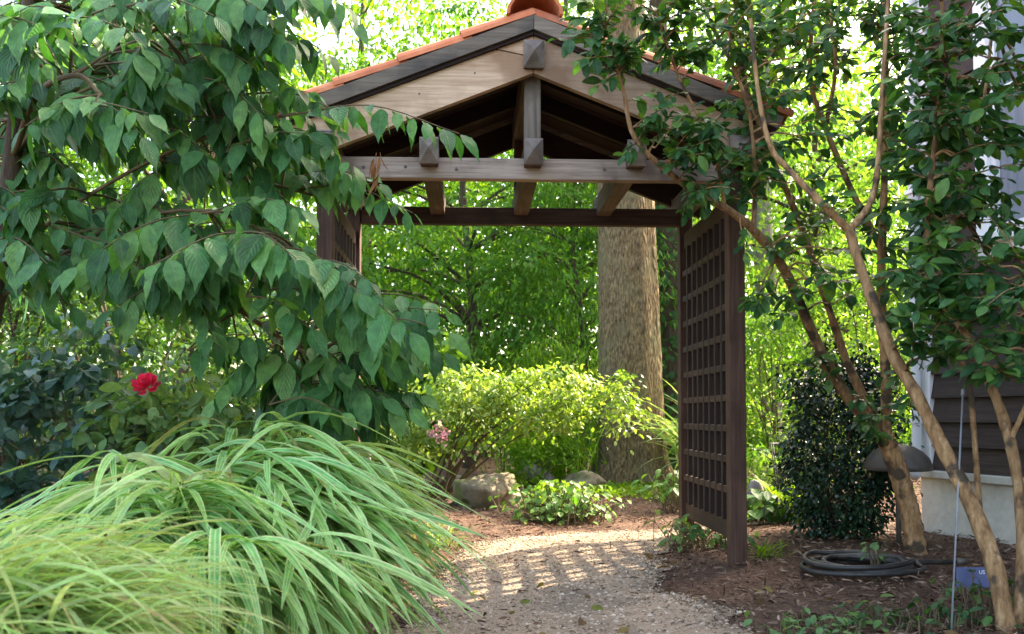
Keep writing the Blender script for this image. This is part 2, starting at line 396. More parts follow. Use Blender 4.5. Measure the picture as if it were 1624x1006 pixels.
STONE = surf('mossy_stone', [(.3, (.085, .068, .04)), (.5, (.24, .20, .135)), (.7, (.36, .32, .235))], 6, rough=.9, bump=.9, dist=.03, second=(3.2, (.13, .15, .05), .5, .66))
STONE_G = surf('grey_stone', [(.3, (.11, .10, .09)), (.7, (.27, .25, .23))], 8, rough=.9, bump=.7, dist=.015)
LAMPM = surf('weathered_bronze', [(.3, (.045, .036, .03)), (.7, (.10, .085, .07))], 12, rough=.55, bump=.15, spec=.5)
WIREM = surf('dark_wire', [(.3, (.015, .013, .012)), (.7, (.035, .03, .028))], 12, rough=.5, bump=0)
HOSEM = surf('hose_rubber', [(.3, (.016, .015, .015)), (.55, (.030, .027, .024)), (.75, (.06, .048, .032))], 16, rough=.5, bump=.12, spec=.5)
STAKEM = surf('pale_stake_metal', [(.3, (.19, .195, .21)), (.7, (.30, .31, .33))], 10, rough=.4, bump=0)
TAGM = surf('blue_label_card', [(.3, (.10, .12, .24)), (.7, (.14, .165, .30))], 6, rough=.4, bump=0)
TEXTM = surf('white_print', [(.3, (.75, .75, .78)), (.7, (.8, .8, .82))], 6, rough=.5, bump=0)
SOIL = surf('mulch_soil', [(.28, (.026, .013, .008)), (.45, (.074, .038, .023)), (.58, (.14, .076, .047)), (.75, (.26, .155, .105))], 38, rough=.95, bump=1.0, dist=.02, detail=10, second=(1.3, (.07, .045, .032), .5, .75), bscale=40)
GRAVEL = surf('fine_gravel', [(.28, (.20, .135, .085)), (.45, (.38, .27, .18)), (.6, (.48, .355, .25)), (.75, (.58, .455, .34))], 70, rough=.95, bump=.8, dist=.012, detail=10, second=(2.4, (.20, .155, .115), .5, .72), bscale=90)
PEBB = leafmat('pebble', [(.11, .08, .055), (.26, .19, .13), (.40, .31, .22), (.56, .47, .37)], 0.0, (1, 1, 1), .85, .25)
# ------------------------------------------------------------------ ground and path
def grid_sheet(name, xs, ys, fz, mat):
    X, Y = np.meshgrid(xs, ys); nx, ny = len(xs), len(ys)
    V = np.column_stack([X.ravel(), Y.ravel(), fz(X, Y).ravel()])
    i = np.arange((ny - 1) * (nx - 1)); r, c = i // (nx - 1), i % (nx - 1); a = r * nx + c
    return link(name, meshfrom(name, V, np.column_stack([a, a + 1, a + nx + 1, a + nx]), mat, True))
xs = np.concatenate([np.linspace(-200, -7, 14), np.linspace(-6, 6, 150), np.linspace(7, 200, 14)])
ys = np.concatenate([np.linspace(-120, 0, 10), np.linspace(.6, 13, 150), np.linspace(14, 250, 20)])
def hfade(X, Y):
    f = np.clip(1 - (np.maximum(np.abs(X) - 4, 0)) / 3, 0, 1)
    return hgt(X, Y) * f
tag(grid_sheet('ground', xs, ys, hfade, SOIL), kind='structure')
PY = np.array([.5, 1.5, 3.5, 4.46, 5.1, 5.7, 6.15, 6.45, 6.7])
PL = np.array([-.75, -.70, -.44, -.38, -.34, -.30, -.05, .35, .80])
PR = np.array([1.15, 1.10, .92, .72, .80, .95, 1.15, 1.45, 1.95])
py = np.linspace(.5, 6.7, 130); cols = 26
pl = np.interp(py, PY, PL) + .045 * np.sin(py * 7.1) + .025 * np.sin(py * 19 + 1) + rng.normal(size=130) * .012
pr = np.interp(py, PY, PR) + .045 * np.sin(py * 6.3 + 2) + .03 * np.sin(py * 17) + rng.normal(size=130) * .012
GX = pl[:, None] + (pr - pl)[:, None] * np.linspace(0, 1, cols)[None]; GY = np.repeat(py[:, None], cols, 1)
edge = np.minimum(np.linspace(0, 1, cols), np.linspace(1, 0, cols))[None]
GZ = hgt(GX, GY) + .010 + .006 * np.clip(edge * 8, 0, 1)
i = np.arange(129 * (cols - 1)); a = (i // (cols - 1)) * cols + i % (cols - 1)
tag(link('gravel_path', meshfrom('gravel_path', np.column_stack([GX.ravel(), GY.ravel(), GZ.ravel()]), np.column_stack([a, a + 1, a + cols + 1, a + cols]), GRAVEL, True)), kind='structure')
def in_path(x, y):
    return (x > np.interp(y, py, pl)) & (x < np.interp(y, py, pr)) & (y < 6.7)
# bark mulch chips and loose pebbles: nobody could count them
N = 46000
cy = 2.6 + 8.5 * rng.random(N) ** 1.25; cx = (rng.random(N) - .5) * (1.25 * cy + 1.0) + .1
ip = in_path(cx, cy); dl = np.minimum(np.abs(cx - np.interp(cy, py, pl)), np.abs(cx - np.interp(cy, py, pr)))
keep = (~ip) | (rng.random(N) < .10 + .55 * np.exp(-dl / .07)); cx, cy = cx[keep], cy[keep]; N = len(cx)
d = rdir(N, 0, .25)
chip = leaves(None, np.column_stack([cx, cy, hgt(cx, cy) + .014 + .012 * rng.random(N)]), d, rdir(N, 1.2), .022 + .045 * rng.random(N) ** 2, 'lance', L_CHIP, 0, rest='mulch_chips')
tag(chip, 'shredded brown bark mulch scattered over the garden beds', 'mulch', kind='stuff')
N = 22000
cy = 2.7 + 4.0 * rng.random(N); cx = np.interp(cy, py, pl) + (np.interp(cy, py, pr) - np.interp(cy, py, pl)) * (rng.random(N) * 1.06 - .03)
octV = np.array([(1, 0, 0), (-1, 0, 0), (0, 1, 0), (0, -1, 0), (0, 0, .6), (0, 0, -.6)], float); octF = np.array([(0, 2, 4), (2, 1, 4), (1, 3, 4), (3, 0, 4), (2, 0, 5), (1, 2, 5), (3, 1, 5), (0, 3, 5)])
sz = .003 + .009 * rng.random(N) ** 4; th = rng.random(N) * 6.28
ca, sa = np.cos(th), np.sin(th); Z = np.zeros(N); M = np.stack([np.stack([ca, -sa, Z], 1), np.stack([sa, ca, Z], 1), np.stack([Z, Z, Z + 1], 1)], 1) * (sz[:, None, None] * rng.uniform(.7, 1.4, (N, 1, 3)))
Wv = np.einsum('nij,vj->nvi', M, octV) + np.column_stack([cx, cy, hgt(cx, cy) + .016])[:, None]
lf = np.zeros((N, 6, 3)); lf[:, :, 2] = rng.random(N)[:, None]
tag(link('gravel_pebbles', meshfrom('gravel_pebbles', Wv.reshape(-1, 3), (octF[None] + (np.arange(N) * 6)[:, None, None]).reshape(-1, 3), PEBB, False, lf.reshape(-1, 3))),
    'loose tan pebbles strewn over the gravel path', 'gravel', kind='stuff')
N = 170; cy = 2.9 + 5.5 * rng.random(N); cx = (rng.random(N) - .5) * (1.0 * cy) + .4
L_FALL = leafmat('fallen_leaf', [(.05, .028, .014), (.13, .075, .035), (.22, .15, .05), (.12, .16, .03)], .2, (1, 1, 1), .8, .2)
tag(leaves(None, np.column_stack([cx, cy, hgt(cx, cy) + .028]), rdir(N, 0, .15), rdir(N, 2.0), .03 + .045 * rng.random(N), 'oval', L_FALL, rest='fallen_leaves'), 'dry fallen leaves strewn on path and mulch', 'fallen leaves', kind='stuff')
# ------------------------------------------------------------------ arbor
arb = thing('garden_arbor', (.114, 5.0, 0.02), 'dark timber garden arbor with gabled tile roof spanning the gravel path', 'arbor', rz=R(2.5))
def ab(name, mat, f, smooth=False, par=arb):
    mb = MB(); f(mb); return mb.build(name, mat, par, smooth, rel=False)
for x in (-1.136, 1.136):
    for y in (.045, 1.235):
        ab('post', W_POST, lambda m: m.bbox((x - .045, y - .045, -.06), (x + .045, y + .045, 2.2)))
ab('front_beam', W_BEAM, lambda m: m.bbox((-1.089, .012, 2.117), (1.089, .074, 2.234)))
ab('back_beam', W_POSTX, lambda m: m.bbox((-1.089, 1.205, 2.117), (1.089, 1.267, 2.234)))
def longbeam(name, x, z0, z1, y0, y1, hw, mat):
    o = ab(name, mat, lambda m: m.bbox((x - hw, y0, z0), (x + hw, y1, z1), .003))
    for yy, s in ((y0, -1), (y1, 1)):
        zc = (z0 + z1) / 2; b = yy - s * .004
        q = hw + .004; zz = (z1 - z0) / 2 + .004
        V = [(x - q, b, zc - zz), (x + q, b, zc - zz), (x + q, b, zc + zz), (x - q, b, zc + zz),
             (x - q, b + s * .014, zc - zz), (x + q, b + s * .014, zc - zz), (x + q, b + s * .014, zc + zz), (x - q, b + s * .014, zc + zz), (x, b + s * .075, zc)]
        Fc = [(0, 1, 5, 4), (1, 2, 6, 5), (2, 3, 7, 6), (3, 0, 4, 7), (4, 5, 8), (5, 6, 8), (6, 7, 8), (7, 4, 8), (3, 2, 1, 0)]
        if s > 0: Fc = [f[::-1] for f in Fc]
        MB().add(V, Fc).build('pyramid_end', W_END, o, rel=False)
    return o
for x in (-.567, 0, .567): longbeam('cross_rafter', x, 2.18, 2.315, -.07, 1.35, .048, W_POSTY)
for x in (-1.136, 1.136): longbeam('side_plate', x, 2.203, 2.338, -.10, 1.38, .056, W_POSTY)
longbeam('ridge_beam', 0, 2.70, 2.845, -.10, 1.40, .052, W_POSTY)
for y, m_ in ((.0, W_BEAM), (1.20, W_POST)): ab('king_post', W_KING if y == 0 else W_POST, lambda m: m.bbox((-.046, y, 2.316), (.046, y + .085, 2.699)))
SL = .394
def gable(y0, y1, top, bot, xe, mat, name, ext=0.0):
    for s in (-1, 1):
        x0 = 0.0015
        poly = [(s * x0, top), (s * (xe + ext), top - SL * (xe + ext)), (s * (xe + ext - .03), bot - SL * (xe + ext - .03)), (s * x0, bot)]
        if s < 0: poly = poly[::-1]
        ab(name, mat, lambda m: m.prism(poly, y1, y0) if True else 0)
xe = 1.31
ab('bargeboard', W_FASC, lambda m: m.prism([(.0015, 2.895), (xe, 2.895 - SL * xe), (xe - .03, 2.68 - SL * (xe - .03)), (.0015, 2.68)], -.030, -.075))
ab('bargeboard', W_FASC, lambda m: m.prism([(-.003, 2.766), (-.003, 2.68), (-xe + .03, 2.68 - SL * (xe - .03)), (-xe, 2.895 - SL * xe), (-.225, 2.895 - SL * .225)], -.030, -.075))
ab('bargeboard_peak', W_FASC, lambda m: m.prism([(-.0012, 2.895), (-.0012, 2.772), (-.212, 2.895 - SL * .212)], -.031, -.0745))
for bx, bz in ((-.93, 2.175), (-.70, 2.18), (-.42, 2.17), (.40, 2.178), (.72, 2.172), (.95, 2.18)): ab('bolt', LAMPM, lambda m: m.tube([(bx, .014, bz), (bx, .004, bz)], [.0095, .008], 6))
for bx in (-.32, -.62, -.98, .3, .66, 1.0): ab('nail', LAMPM, lambda m: m.tube([(bx, -.074, 2.80 - SL * abs(bx)), (bx, -.078, 2.80 - SL * abs(bx))], .0055, 6))
gable(-.098, -.026, 2.905, 2.885, 1.335, W_DECK, 'moulding')
gable(-.118, -.028, 2.985, 2.906, 1.37, W_TRIM, 'rake_trim')
gable(1.385, 1.43, 2.895, 2.72, 1.31, W_DECK, 'bargeboard')
gable(1.383, 1.452, 2.985, 2.896, 1.37, W_TRIM, 'rake_trim')
nb = 7; yy = np.linspace(-.024, 1.382, nb + 1)
for k in range(nb):
    for s in (-1, 1):
        z0 = 2.962 - random.random() * .004; xe = 1.36
        poly = [(s * .002, z0), (s * xe, z0 - SL * xe), (s * xe, z0 - .026 - SL * xe), (s * .002, z0 - .026)]
        if s < 0: poly = poly[::-1]
        ab('roof_board', W_DECK, lambda m: m.prism(poly, yy[k + 1] - .004, yy[k] + .004))
for y in (.40, .84): gable(y, y + .045, 2.934, 2.83, 1.30, W_DECK, 'common_rafter')
def barrel(r, ln, taper, th=.014, seg=8):
    V = []
    for k, (yv, rr) in enumerate(((0, r), (ln, r * taper))):
        for q in (rr, rr - th):
            for j in range(seg + 1):
                an = math.pi * j / seg; V.append((q * math.cos(an), yv, q * math.sin(an) * .85))
    n1 = seg + 1; Fc = []
    for j in range(seg):
        Fc += [(j, j + 1, 2 * n1 + j + 1, 2 * n1 + j), (n1 + j + 1, n1 + j, 3 * n1 + j, 3 * n1 + j + 1), (j + 1, j, n1 + j, n1 + j + 1), (2 * n1 + j, 2 * n1 + j + 1, 3 * n1 + j + 1, 3 * n1 + j)]
    Fc += [(0, 2 * n1, 3 * n1, n1), (seg, n1 + seg, 3 * n1 + seg, 2 * n1 + seg)]
    return np.array(V), Fc
V, Fc = barrel(.078, .42, .86); TILE = meshfrom('roof_tile', V, Fc, TERRA)
V, Fc = barrel(.155, .44, .9, .018, 10); RIDGE = meshfrom('ridge_tile', V, Fc, TERRA)
ang = math.atan(SL); L = 1.42 / math.cos(ang)
for s in (-1, 1):
    for k in range(10):
        for c in range(4):
            dist = L - c * .37 - .005
            o = link('roof_tile', TILE, arb)
            ex = s * dist * math.cos(ang); ez = 3.006 - dist * math.sin(ang) + c * .0
            o.location = (ex, -.045 + k * .158 + random.uniform(-.004, .004), ez - .006)
            # the tile's length axis climbs the slope
            yv = Vector((-s * math.cos(ang - .03), random.uniform(-.01, .01), math.sin(ang - .03) if True else 0)).normalized()
            zv = Vector((s * math.sin(ang - .03), 0, math.cos(ang - .03))); xv = yv.cross(zv).normalized(); zv = xv.cross(yv)
            o.rotation_euler = Matrix((xv, yv, zv)).transposed().to_euler()
for k in range(4):
    o = link('ridge_tile', RIDGE, arb); o.location = (random.uniform(-.006, .006), -.13 + k * .38, 2.985 + .012 * (k % 2)); o.rotation_euler = (.03, 0, random.uniform(-.02, .02))
# lattice side panels
for s in (-1, 1):
    x = s * 1.136
    ab('bottom_rail', W_SLATY, lambda m: m.bbox((x - .018, .091, .12), (x + .018, 1.189, .222)))
    ab('top_rail', W_SLATY, lambda m: m.bbox((x - .018, .091, 1.95), (x + .018, 1.189, 2.06)))
    for k in range(7):
        y = .09 + 1.10 * (k + 1) / 8 + random.uniform(-.004, .004)
        ab('upright_slat', W_SLAT, lambda m: m.bbox((x - .016 - s * .0165, y - .018, .221), (x + .016 - s * .0165, y + .018, 1.951), .002))
    for k in range(9):
        z = .222 + 1.728 * (k + 1) / 10
        ab('cross_slat', W_SLATY, lambda m: m.bbox((x - s * .0302, .092, z - .019), (x + s * .012, 1.188, z + .019), .002))
# ------------------------------------------------------------------ house
hw_ = np.array([-.224, .974]); hn = np.array([-.974, -.224])      # along the wall (away), outward normal
HC = np.array([2.9, 6.5])
house = thing('house', (HC[0], HC[1], 0), 'brown clapboard house with white corner trim beside the arbor', 'house', rz=math.atan2(-hw_[0], hw_[1]))
# local frame: +y runs along the wall away from the camera, -x is outward; corner at the origin
LEN, DEP, HT = 9.0, 7.0, 6.2
def hb(name, mat, a, b, par=house, c=None):
    m = MB(); (m.bbox(a, b, c) if c else m.box(a, b)); return m.build(name, mat, par, rel=False)
hb('foundation', CREAM, (.0, -LEN, -.3), (DEP, 0, .40))
hb('foundation_ledge', CREAM, (-.05, -LEN, .401), (DEP, .05, .455), c=.006)
hb('wall_core', SIDING, (.03, -LEN, .456), (DEP - .03, -.03, HT))
WY0, WY1, WZ0, WZ1 = -1.66, -.74, 1.98, 3.75          # window opening
exp_ = .165; nrow = int((HT - .456) / exp_)
for k in range(nrow):
    z0 = .458 + k * exp_; z1 = z0 + exp_ + .012
    for (ya, yb) in ([(-LEN, -.145)] if z1 < WZ0 - .1 or z0 > WZ1 + .1 else [(-LEN, WY0 - .11), (WY1 + .11, -.145)]):
        j = random.uniform(-.002, .002)
        ab('siding_board', SIDING, lambda m: m.add([(-.022 + j, ya, z0), (.028, ya, z0), (.028, ya, z1), (.012 + j, ya, z1), (-.022 + j, yb, z0), (.028, yb, z0), (.028, yb, z1), (.012 + j, yb, z1)],
            [(0, 1, 2, 3), (7, 6, 5, 4), (0, 3, 7, 4), (1, 5, 6, 2), (0, 4, 5, 1), (3, 2, 6, 7)]), par=house)
hb('corner_board', WHITE, (-.032, -.144, .457), (.10, .012, HT), c=.004)
o = ab('downspout', WHITE, lambda m: m.tube([(-.075, -.06, 5.9), (-.075, -.06, 3), (-.075, -.06, .62), (-.10, -.09, .5), (-.2, -.2, .42)], .035, 10), True, house)
for z in (.78, 2.4, 4.2): hb('strap', WHITE, (-.116, -.10, z), (-.03, -.02, z + .03), o)
win = hb('window', WHITE, (.02, WY0, WZ0), (.028, WY1, WZ1))
for nm, a, b in (('casing', (-.045, WY1, WZ0), (.03, WY1 + .105, WZ1 + .1)), ('casing', (-.045, WY0 - .105, WZ0), (.03, WY0, WZ1 + .1)),
                 ('head_casing', (-.045, WY0 + .001, WZ1), (.03, WY1 - .001, WZ1 + .1)), ('sill', (-.085, WY0 - .13, WZ0 - .06), (.03, WY1 + .13, WZ0 - .001)),
                 ('apron', (-.04, WY0 - .1, WZ0 - .15), (.03, WY1 + .1, WZ0 - .061)),
                 ('sash_rail', (-.02, WY0 + .051, 2.84), (.02, WY1 - .051, 2.90)), ('sash_rail', (-.005, WY0 + .051, WZ0 + .002), (.02, WY1 - .051, WZ0 + .06)),
                 ('sash_stile', (-.02, WY0 + .002, WZ0 + .002), (.02, WY0 + .05, WZ1 - .002)), ('sash_stile', (-.02, WY1 - .05, WZ0 + .002), (.02, WY1 - .002, WZ1 - .002))):
    hb(nm, WHITE, a, b, win, .003)
GLASS, nt, n = newmat('window_glass')
gb = n('BsdfPrincipled', Roughness=.05); gb.inputs['Base Color'].default_value = (.10, .12, .15, 1); gb.inputs['Specular IOR Level'].default_value = .7
nt.links.new(gb.outputs[0], n('OutputMaterial').inputs[0])
BLIND = surf('pale_blind', [(.3, (.17, .19, .22)), (.7, (.25, .27, .30))], 1.0, (1, 40, 1), .8, .3)
hb('pane', GLASS, (.003, WY0 + .052, 2.901), (.008, WY1 - .052, WZ1 - .003), win)
hb('curtain', BLIND, (.008, WY0 + .052, WZ0 + .062), (.013, WY1 - .052, 2.839), win)
ROOFM = surf('roof_shingle', [(.3, (.05, .045, .045)), (.7, (.11, .10, .10))], 14, rough=.9)
ab('roof', ROOFM, lambda m: m.add([(-.5, -LEN - .4, HT - .05), (DEP + .5, -LEN - .4, HT - .05), (DEP / 2, -LEN - .4, HT + 2.2), (-.5, .4, HT - .05), (DEP + .5, .4, HT - .05), (DEP / 2, .4, HT + 2.2)],
   [(0, 1, 2), (5, 4, 3), (0, 3, 4, 1), (1, 4, 5, 2), (2, 5, 3, 0)]), par=house)
# ------------------------------------------------------------------ background woods
def stuff_clumps(name, label, cat, C, rad, per, size, kind, mat, flat=.6):
    p, d, nn, s, rn = cluster_leaves(C, rad, per, flat, .3, size)
    k = p[:, 2] > .05
    o = leaves(None, p[k], d[k], nn[k], s[k], kind, mat, 0, rest=name, rnd=rn[k]); return tag(o, label, cat, kind='stuff')
n = 1150
C = np.column_stack([rng.uniform(-24, 24, n), rng.uniform(24, 34, n), 11.5 * rng.random(n) ** 1.1])
stuff_clumps('woodland', 'distant leafy woodland closing the view behind the garden', 'woodland', C, 1.5, 46, .34, 'simple', L_BG1, .8)
n = 480
C = np.column_stack([rng.uniform(-14, 12, n), rng.uniform(16.5, 20, n), .1 + 4.2 * rng.random(n) ** 1.2])
stuff_clumps('undergrowth', 'tangled green undergrowth below the distant trees', 'undergrowth', C, .8, 60, .17, 'simple', L_BG3, .8)
def bgtree(label, x, y, z, r, n, per, leaf, kind, mat, clump, trunk_r=.12, h0=None, bark=BARK_DK, flat=.35, droop=.35, stems=30, name='broadleaf_tree', extra=()):
    base = (x, y, 0); blobs = [((x, y, z), r, n)] + list(extra)
    top = z + r[2] * .75
    return plant_mass(name, label, 'tree', base, blobs, per, leaf, kind, mat, bark, stems=stems, stem_r=trunk_r * .45, clump=clump, flat=flat, droop=droop, group='trees behind the arbor',
                      trunk=([(x, y, -.1), (x + .1, y, top * .35), (x - .08, y + .1, top * .7), (x, y, top)], trunk_r, trunk_r * .25), limb_part='branch', hollow=.45)
bgtree('mid green tree seen through the arbor left of the thick trunk', -.7, 14.2, 3.9, (2.4, 1.8, 3.4), 170, 95, .115, 'simple', L_BG1, .62, .10)
bgtree('feathery bluish green tree right behind the arbor centre', 1.0, 13.7, 3.1, (1.6, 1.2, 2.4), 95, 120, .12, 'lance', L_BG1, .55, .07, droop=.9, flat=.5)
bgtree('light green tree rising above the left roof slope', -2.8, 17.0, 6.0, (3.0, 2, 4.0), 140, 60, .13, 'simple', L_BG2, .75, .16)
bgtree('tall pale green tree behind the roof ridge', 1.2, 19.5, 7.2, (3.6, 2.4, 4.4), 160, 60, .15, 'simple', L_BG2, .9, .18)
bgtree('shady green tree at the far left edge', -8.4, 12.5, 4.8, (2.6, 2, 3.8), 90, 65, .12, 'simple', L_BG3, .75, .16)
bgtree('sunlit green tree behind the drooping foliage on the left', -4.9, 13.5, 5.6, (2.4, 2, 3.6), 130, 62, .115, 'simple', L_BG2, .7, .14)
bgtree('yellow green tree behind the right lattice panel', 4.6, 13.6, 3.2, (2.2, 1.6, 3.0), 130, 80, .105, 'simple', L_YEL, .62, .12)
bgtree('bright yellow green tree between the myrtle stems', 6.0, 17.5, 6.2, (2.9, 2, 5.0), 180, 70, .12, 'simple', L_YEL, .72, .14)
bgtree('fresh green tree just beyond the house corner', 9.9, 15.0, 4.6, (2.2, 1.8, 3.6), 80, 70, .11, 'simple', L_BG2, .65, .12)
bgtree('unseen thin crowned tree added right of the picture to dapple the path', 8.4, 11.2, 7.6, (2.6, 2.4, 2.2), 58, 36, .13, 'simple', L_BG2, .75, .14)  # added out of view past the house end; sparse crown breaks sunlight on path
# thick trunk standing behind the arbor
bt = thing('thick_tree', (1.45, 11.1, 0), 'thick ridged brown tree trunk standing behind the arbor', 'tree')
pts = np.array([(1.45, 11.1, -.15), (1.45, 11.1, .08), (1.45, 11.1, .35), (1.445, 11.1, .9), (1.43, 11.1, 2), (1.40, 11.12, 3.4), (1.36, 11.15, 5), (1.3, 11.2, 8.5), (1.1, 11.3, 13)])
rr = [.62, .50, .42, .385, .365, .345, .32, .26, .12]
pc = curve(pts, 40); rc = np.interp(pc[:, 2], pts[:, 2], rr); sides = 44; V = []
for i, (p, r) in enumerate(zip(pc, rc)):
    for j in range(sides):
        a = 2 * math.pi * j / sides
        k = r * (1 + .035 * math.sin(9 * a + .6 * math.sin(2.2 * p[2])) + .02 * math.sin(17 * a + 1.7 * p[2]) + .012 * random.uniform(-1, 1)) * (1 + .10 * max(0, .7 - p[2]) * math.sin(5 * a + .8))
        V.append((p[0] + k * math.cos(a), p[1] + k * math.sin(a), p[2]))
Fc = [(i * sides + j, i * sides + (j + 1) % sides, (i + 1) * sides + (j + 1) % sides, (i + 1) * sides + j) for i in range(len(pc) - 1) for j in range(sides)]
MB().add(V, Fc).build('trunk', BARK_BIG, bt, True)
C = ellipsoid_pts((0.6, 11.4, 12.6), (4.4, 3.6, 3.0), 90, .5)
p, d, nn, s, rn = cluster_leaves(C, .8, 60, .4, .35, .14); leaves(bt, p, d, nn, s, 'simple', L_BG1, rest='crown', rnd=rn)
mb = MB()
for i in range(16):
    z = 7.5 + 3 * rng.random(); pts_ = curve([(1.3, 11.2, z), (C[i] + np.array([1.3, 11.2, z])) / 2 + np.array([0, 0, .3]), C[i]], 8); mb.tube(pts_, np.linspace(.10, .02, len(pts_)), 6, .1)
mb.build('branch', BARK_DK, bt, True, 'stuff')
# second, ivy-clad trunk and a pale far one
iv = thing('ivy_clad_tree', (2.42, 13.4, 0), 'dark slender trunk with ivy just right of the thick tree', 'tree')
pts = curve([(2.42, 13.4, -.1), (2.40, 13.4, 1.5), (2.34, 13.4, 3.2), (2.2, 13.5, 5), (2.2, 13.5, 8)], 16)
MB().tube(pts, np.linspace(.24, .12, len(pts)), 14, .12).build('trunk', BARK_DK, iv, True)
N = 900; z = .1 + 4.2 * rng.random(N) ** 1.3; a = rng.random(N) * 6.28
rd = np.column_stack([np.cos(a), np.sin(a), np.zeros(N)])
leaves(iv, np.column_stack([2.40 - .02 * z, np.full(N, 13.4), z]) + rd * (.24 + .08 * rng.random(N))[:, None], rd * .4 + np.array([0, 0, -1]) + rng.normal(size=(N, 3)) * .3, rd, .10 * rng.uniform(.6, 1.2, N), 'round', L_BG3, rest='ivy')
C = ellipsoid_pts((2.3, 13.6, 7.6), (2.2, 1.8, 2.2), 50, .5); p, d, nn, s, rn = cluster_leaves(C, .7, 60, .4, .35, .13); leaves(iv, p, d, nn, s, 'simple', L_BG1, rest='crown', rnd=rn)
pt = thing('pale_trunk_tree', (4.5, 16.2, 0), 'pale grey trunk glimpsed behind the right lattice panel', 'tree')
pts = curve([(4.5, 16.2, -.1), (4.55, 16.2, 2.5), (4.45, 16.2, 5), (4.6, 16.2, 9)], 14)
MB().tube(pts, np.linspace(.27, .12, len(pts)), 12, .08).build('trunk', BARK_PALE, pt, True)
C = ellipsoid_pts((4.6, 16.3, 8.5), (2.4, 2, 2.4), 60, .5); p, d, nn, s, rn = cluster_leaves(C, .8, 60, .4, .35, .14); leaves(pt, p, d, nn, s, 'simple', L_BG2, rest='crown', rnd=rn)
# ------------------------------------------------------------------ shrubs behind the arbor
def shrub(name, label, base, blobs, per, leaf, kind, mat, **k):
    return plant_mass(name, label, 'shrub', on(base), blobs, per, leaf, kind, mat, k.pop('bark', BARK_TW), **k)
b = gnd(690, 797)
shrub('spreading_shrub', 'wide airy light green shrub spreading above the boulder', b,
      [((b[0] + .0, 8.75, .84), (.62, .5, .34), 38), ((b[0] + .55, 8.75, 1.08), (.50, .4, .22), 26), ((b[0] + 1.0, 8.6, .92), (.50, .4, .24), 24), ((b[0] + .25, 8.8, 1.22), (.30, .3, .12), 9), ((b[0] + 1.45, 8.5, 1.04), (.34, .3, .18), 11), ((b[0] + 1.80, 8.35, .94), (.18, .16, .30), 7), ((b[0] + 1.1, 8.5, 1.26), (.30, .2, .08), 6), ((b[0] - .35, 8.8, .65), (.3, .3, .25), 12)], 50, .052, 'oval', L_SHR,
      stems=15, stem_r=.013, clump=.20, flat=.36, indiv=200, hollow=.2)
b = gnd(612, 770)
t, C = shrub('pink_flowering_shrub', 'small shrub with pink blossom clusters left of the spreading shrub', b, [((b[0], b[1], .55), (.30, .3, .48), 40)], 40, .055, 'oval', L_SHR, stems=10, stem_r=.01, clump=.13, indiv=60)
for (u, v, k) in ((612, 680, 34), (620, 695, 20), (598, 700, 14), (703, 690, 16), (640, 708, 8), (690, 682, 10)):
    c = at(u, v, b[1] - .32 if u < 680 else 8.15)
    N = k * 3; off = rng.normal(size=(N, 3)) * np.array([.028, .028, .04])
    leaves(t, c + off, rdir(N), rdir(N), .026, 'petal', L_PINK, rest='flower_cluster')
b = gnd(655, 745)
shrub('broadleaf_shrub', 'sunlit broad leaved shrub behind the left lattice panel', (-1.15, 9.9, 0),
      [((-1.2, 9.9, 1.05), (.75, .5, .85), 70)], 22, .13, 'round', L_HYD, stems=14, stem_r=.016, clump=.22, flat=.5, indiv=220)
shrub('low_green_shrub', 'low yellow green shrub in front of the far rocks', (.2, 10.5, 0), [((.2, 10.5, .40), (.6, .4, .36), 30)], 40, .06, 'oval', L_BG2, stems=12, clump=.16)
shrub('arching_shrub', 'green arching shrub between feathery tree and thick trunk', (.55, 11.8, 0), [((.5, 11.8, 1.0), (.95, .5, .85), 60)], 50, .09, 'lance', L_BG2, stems=14, clump=.26, droop=.9)
shrub('yellow_shrub', 'tall bright yellow green shrub right of the lattice panel', (2.75, 9.4, 0), [((2.75, 9.4, 1.15), (.72, .6, 1.1), 90)], 55, .062, 'simple', L_YEL, stems=16, clump=.2)
shrub('yellow_shrub', 'bright shrub with yellow green leaves behind the wire plant support', (3.75, 9.6, 0), [((3.75, 9.6, 1.5), (.75, .6, 1.4), 90)], 55, .066, 'simple', L_YEL, stems=16, clump=.22)
shrub('green_shrub', 'leafy green shrub between thick trunk and lattice panel', (2.25, 9.9, 0), [((2.25, 9.9, .6), (.34, .4, .62), 45)], 40, .065, 'oval', L_SHR, stems=10, clump=.15)
shrub('low_yellow_shrub', 'low yellow green plants behind the right front post', (2.35, 7.9, 0), [((2.3, 7.9, .32), (.40, .4, .34), 34)], 36, .055, 'oval', L_YEL, stems=8, clump=.13)
# left: dark hedge shrubs and what shows between them
for k, (x, y, z, rx, lab) in enumerate(((-5.3, 7.4, 1.35, 1.1, 'dark evergreen hedge shrub at the far left'), (-3.9, 7.0, 1.45, 1.0, 'dark evergreen hedge shrub behind the rose bushes'), (-2.75, 6.7, 1.25, .8, 'dark evergreen hedge shrub behind the red rose'), (-1.95, 7.3, .95, .55, 'small dark evergreen shrub beside the left lattice panel'))):
    shrub('evergreen_shrub', lab, (x, y, 0), [((x, y, z), (rx, .6, z), int(110 * rx))], 60, .058, 'oval', L_HEDGE, stems=16, stem_r=.02, clump=.26, group='evergreen shrubs of the left hedge', bark=BARK_DK)
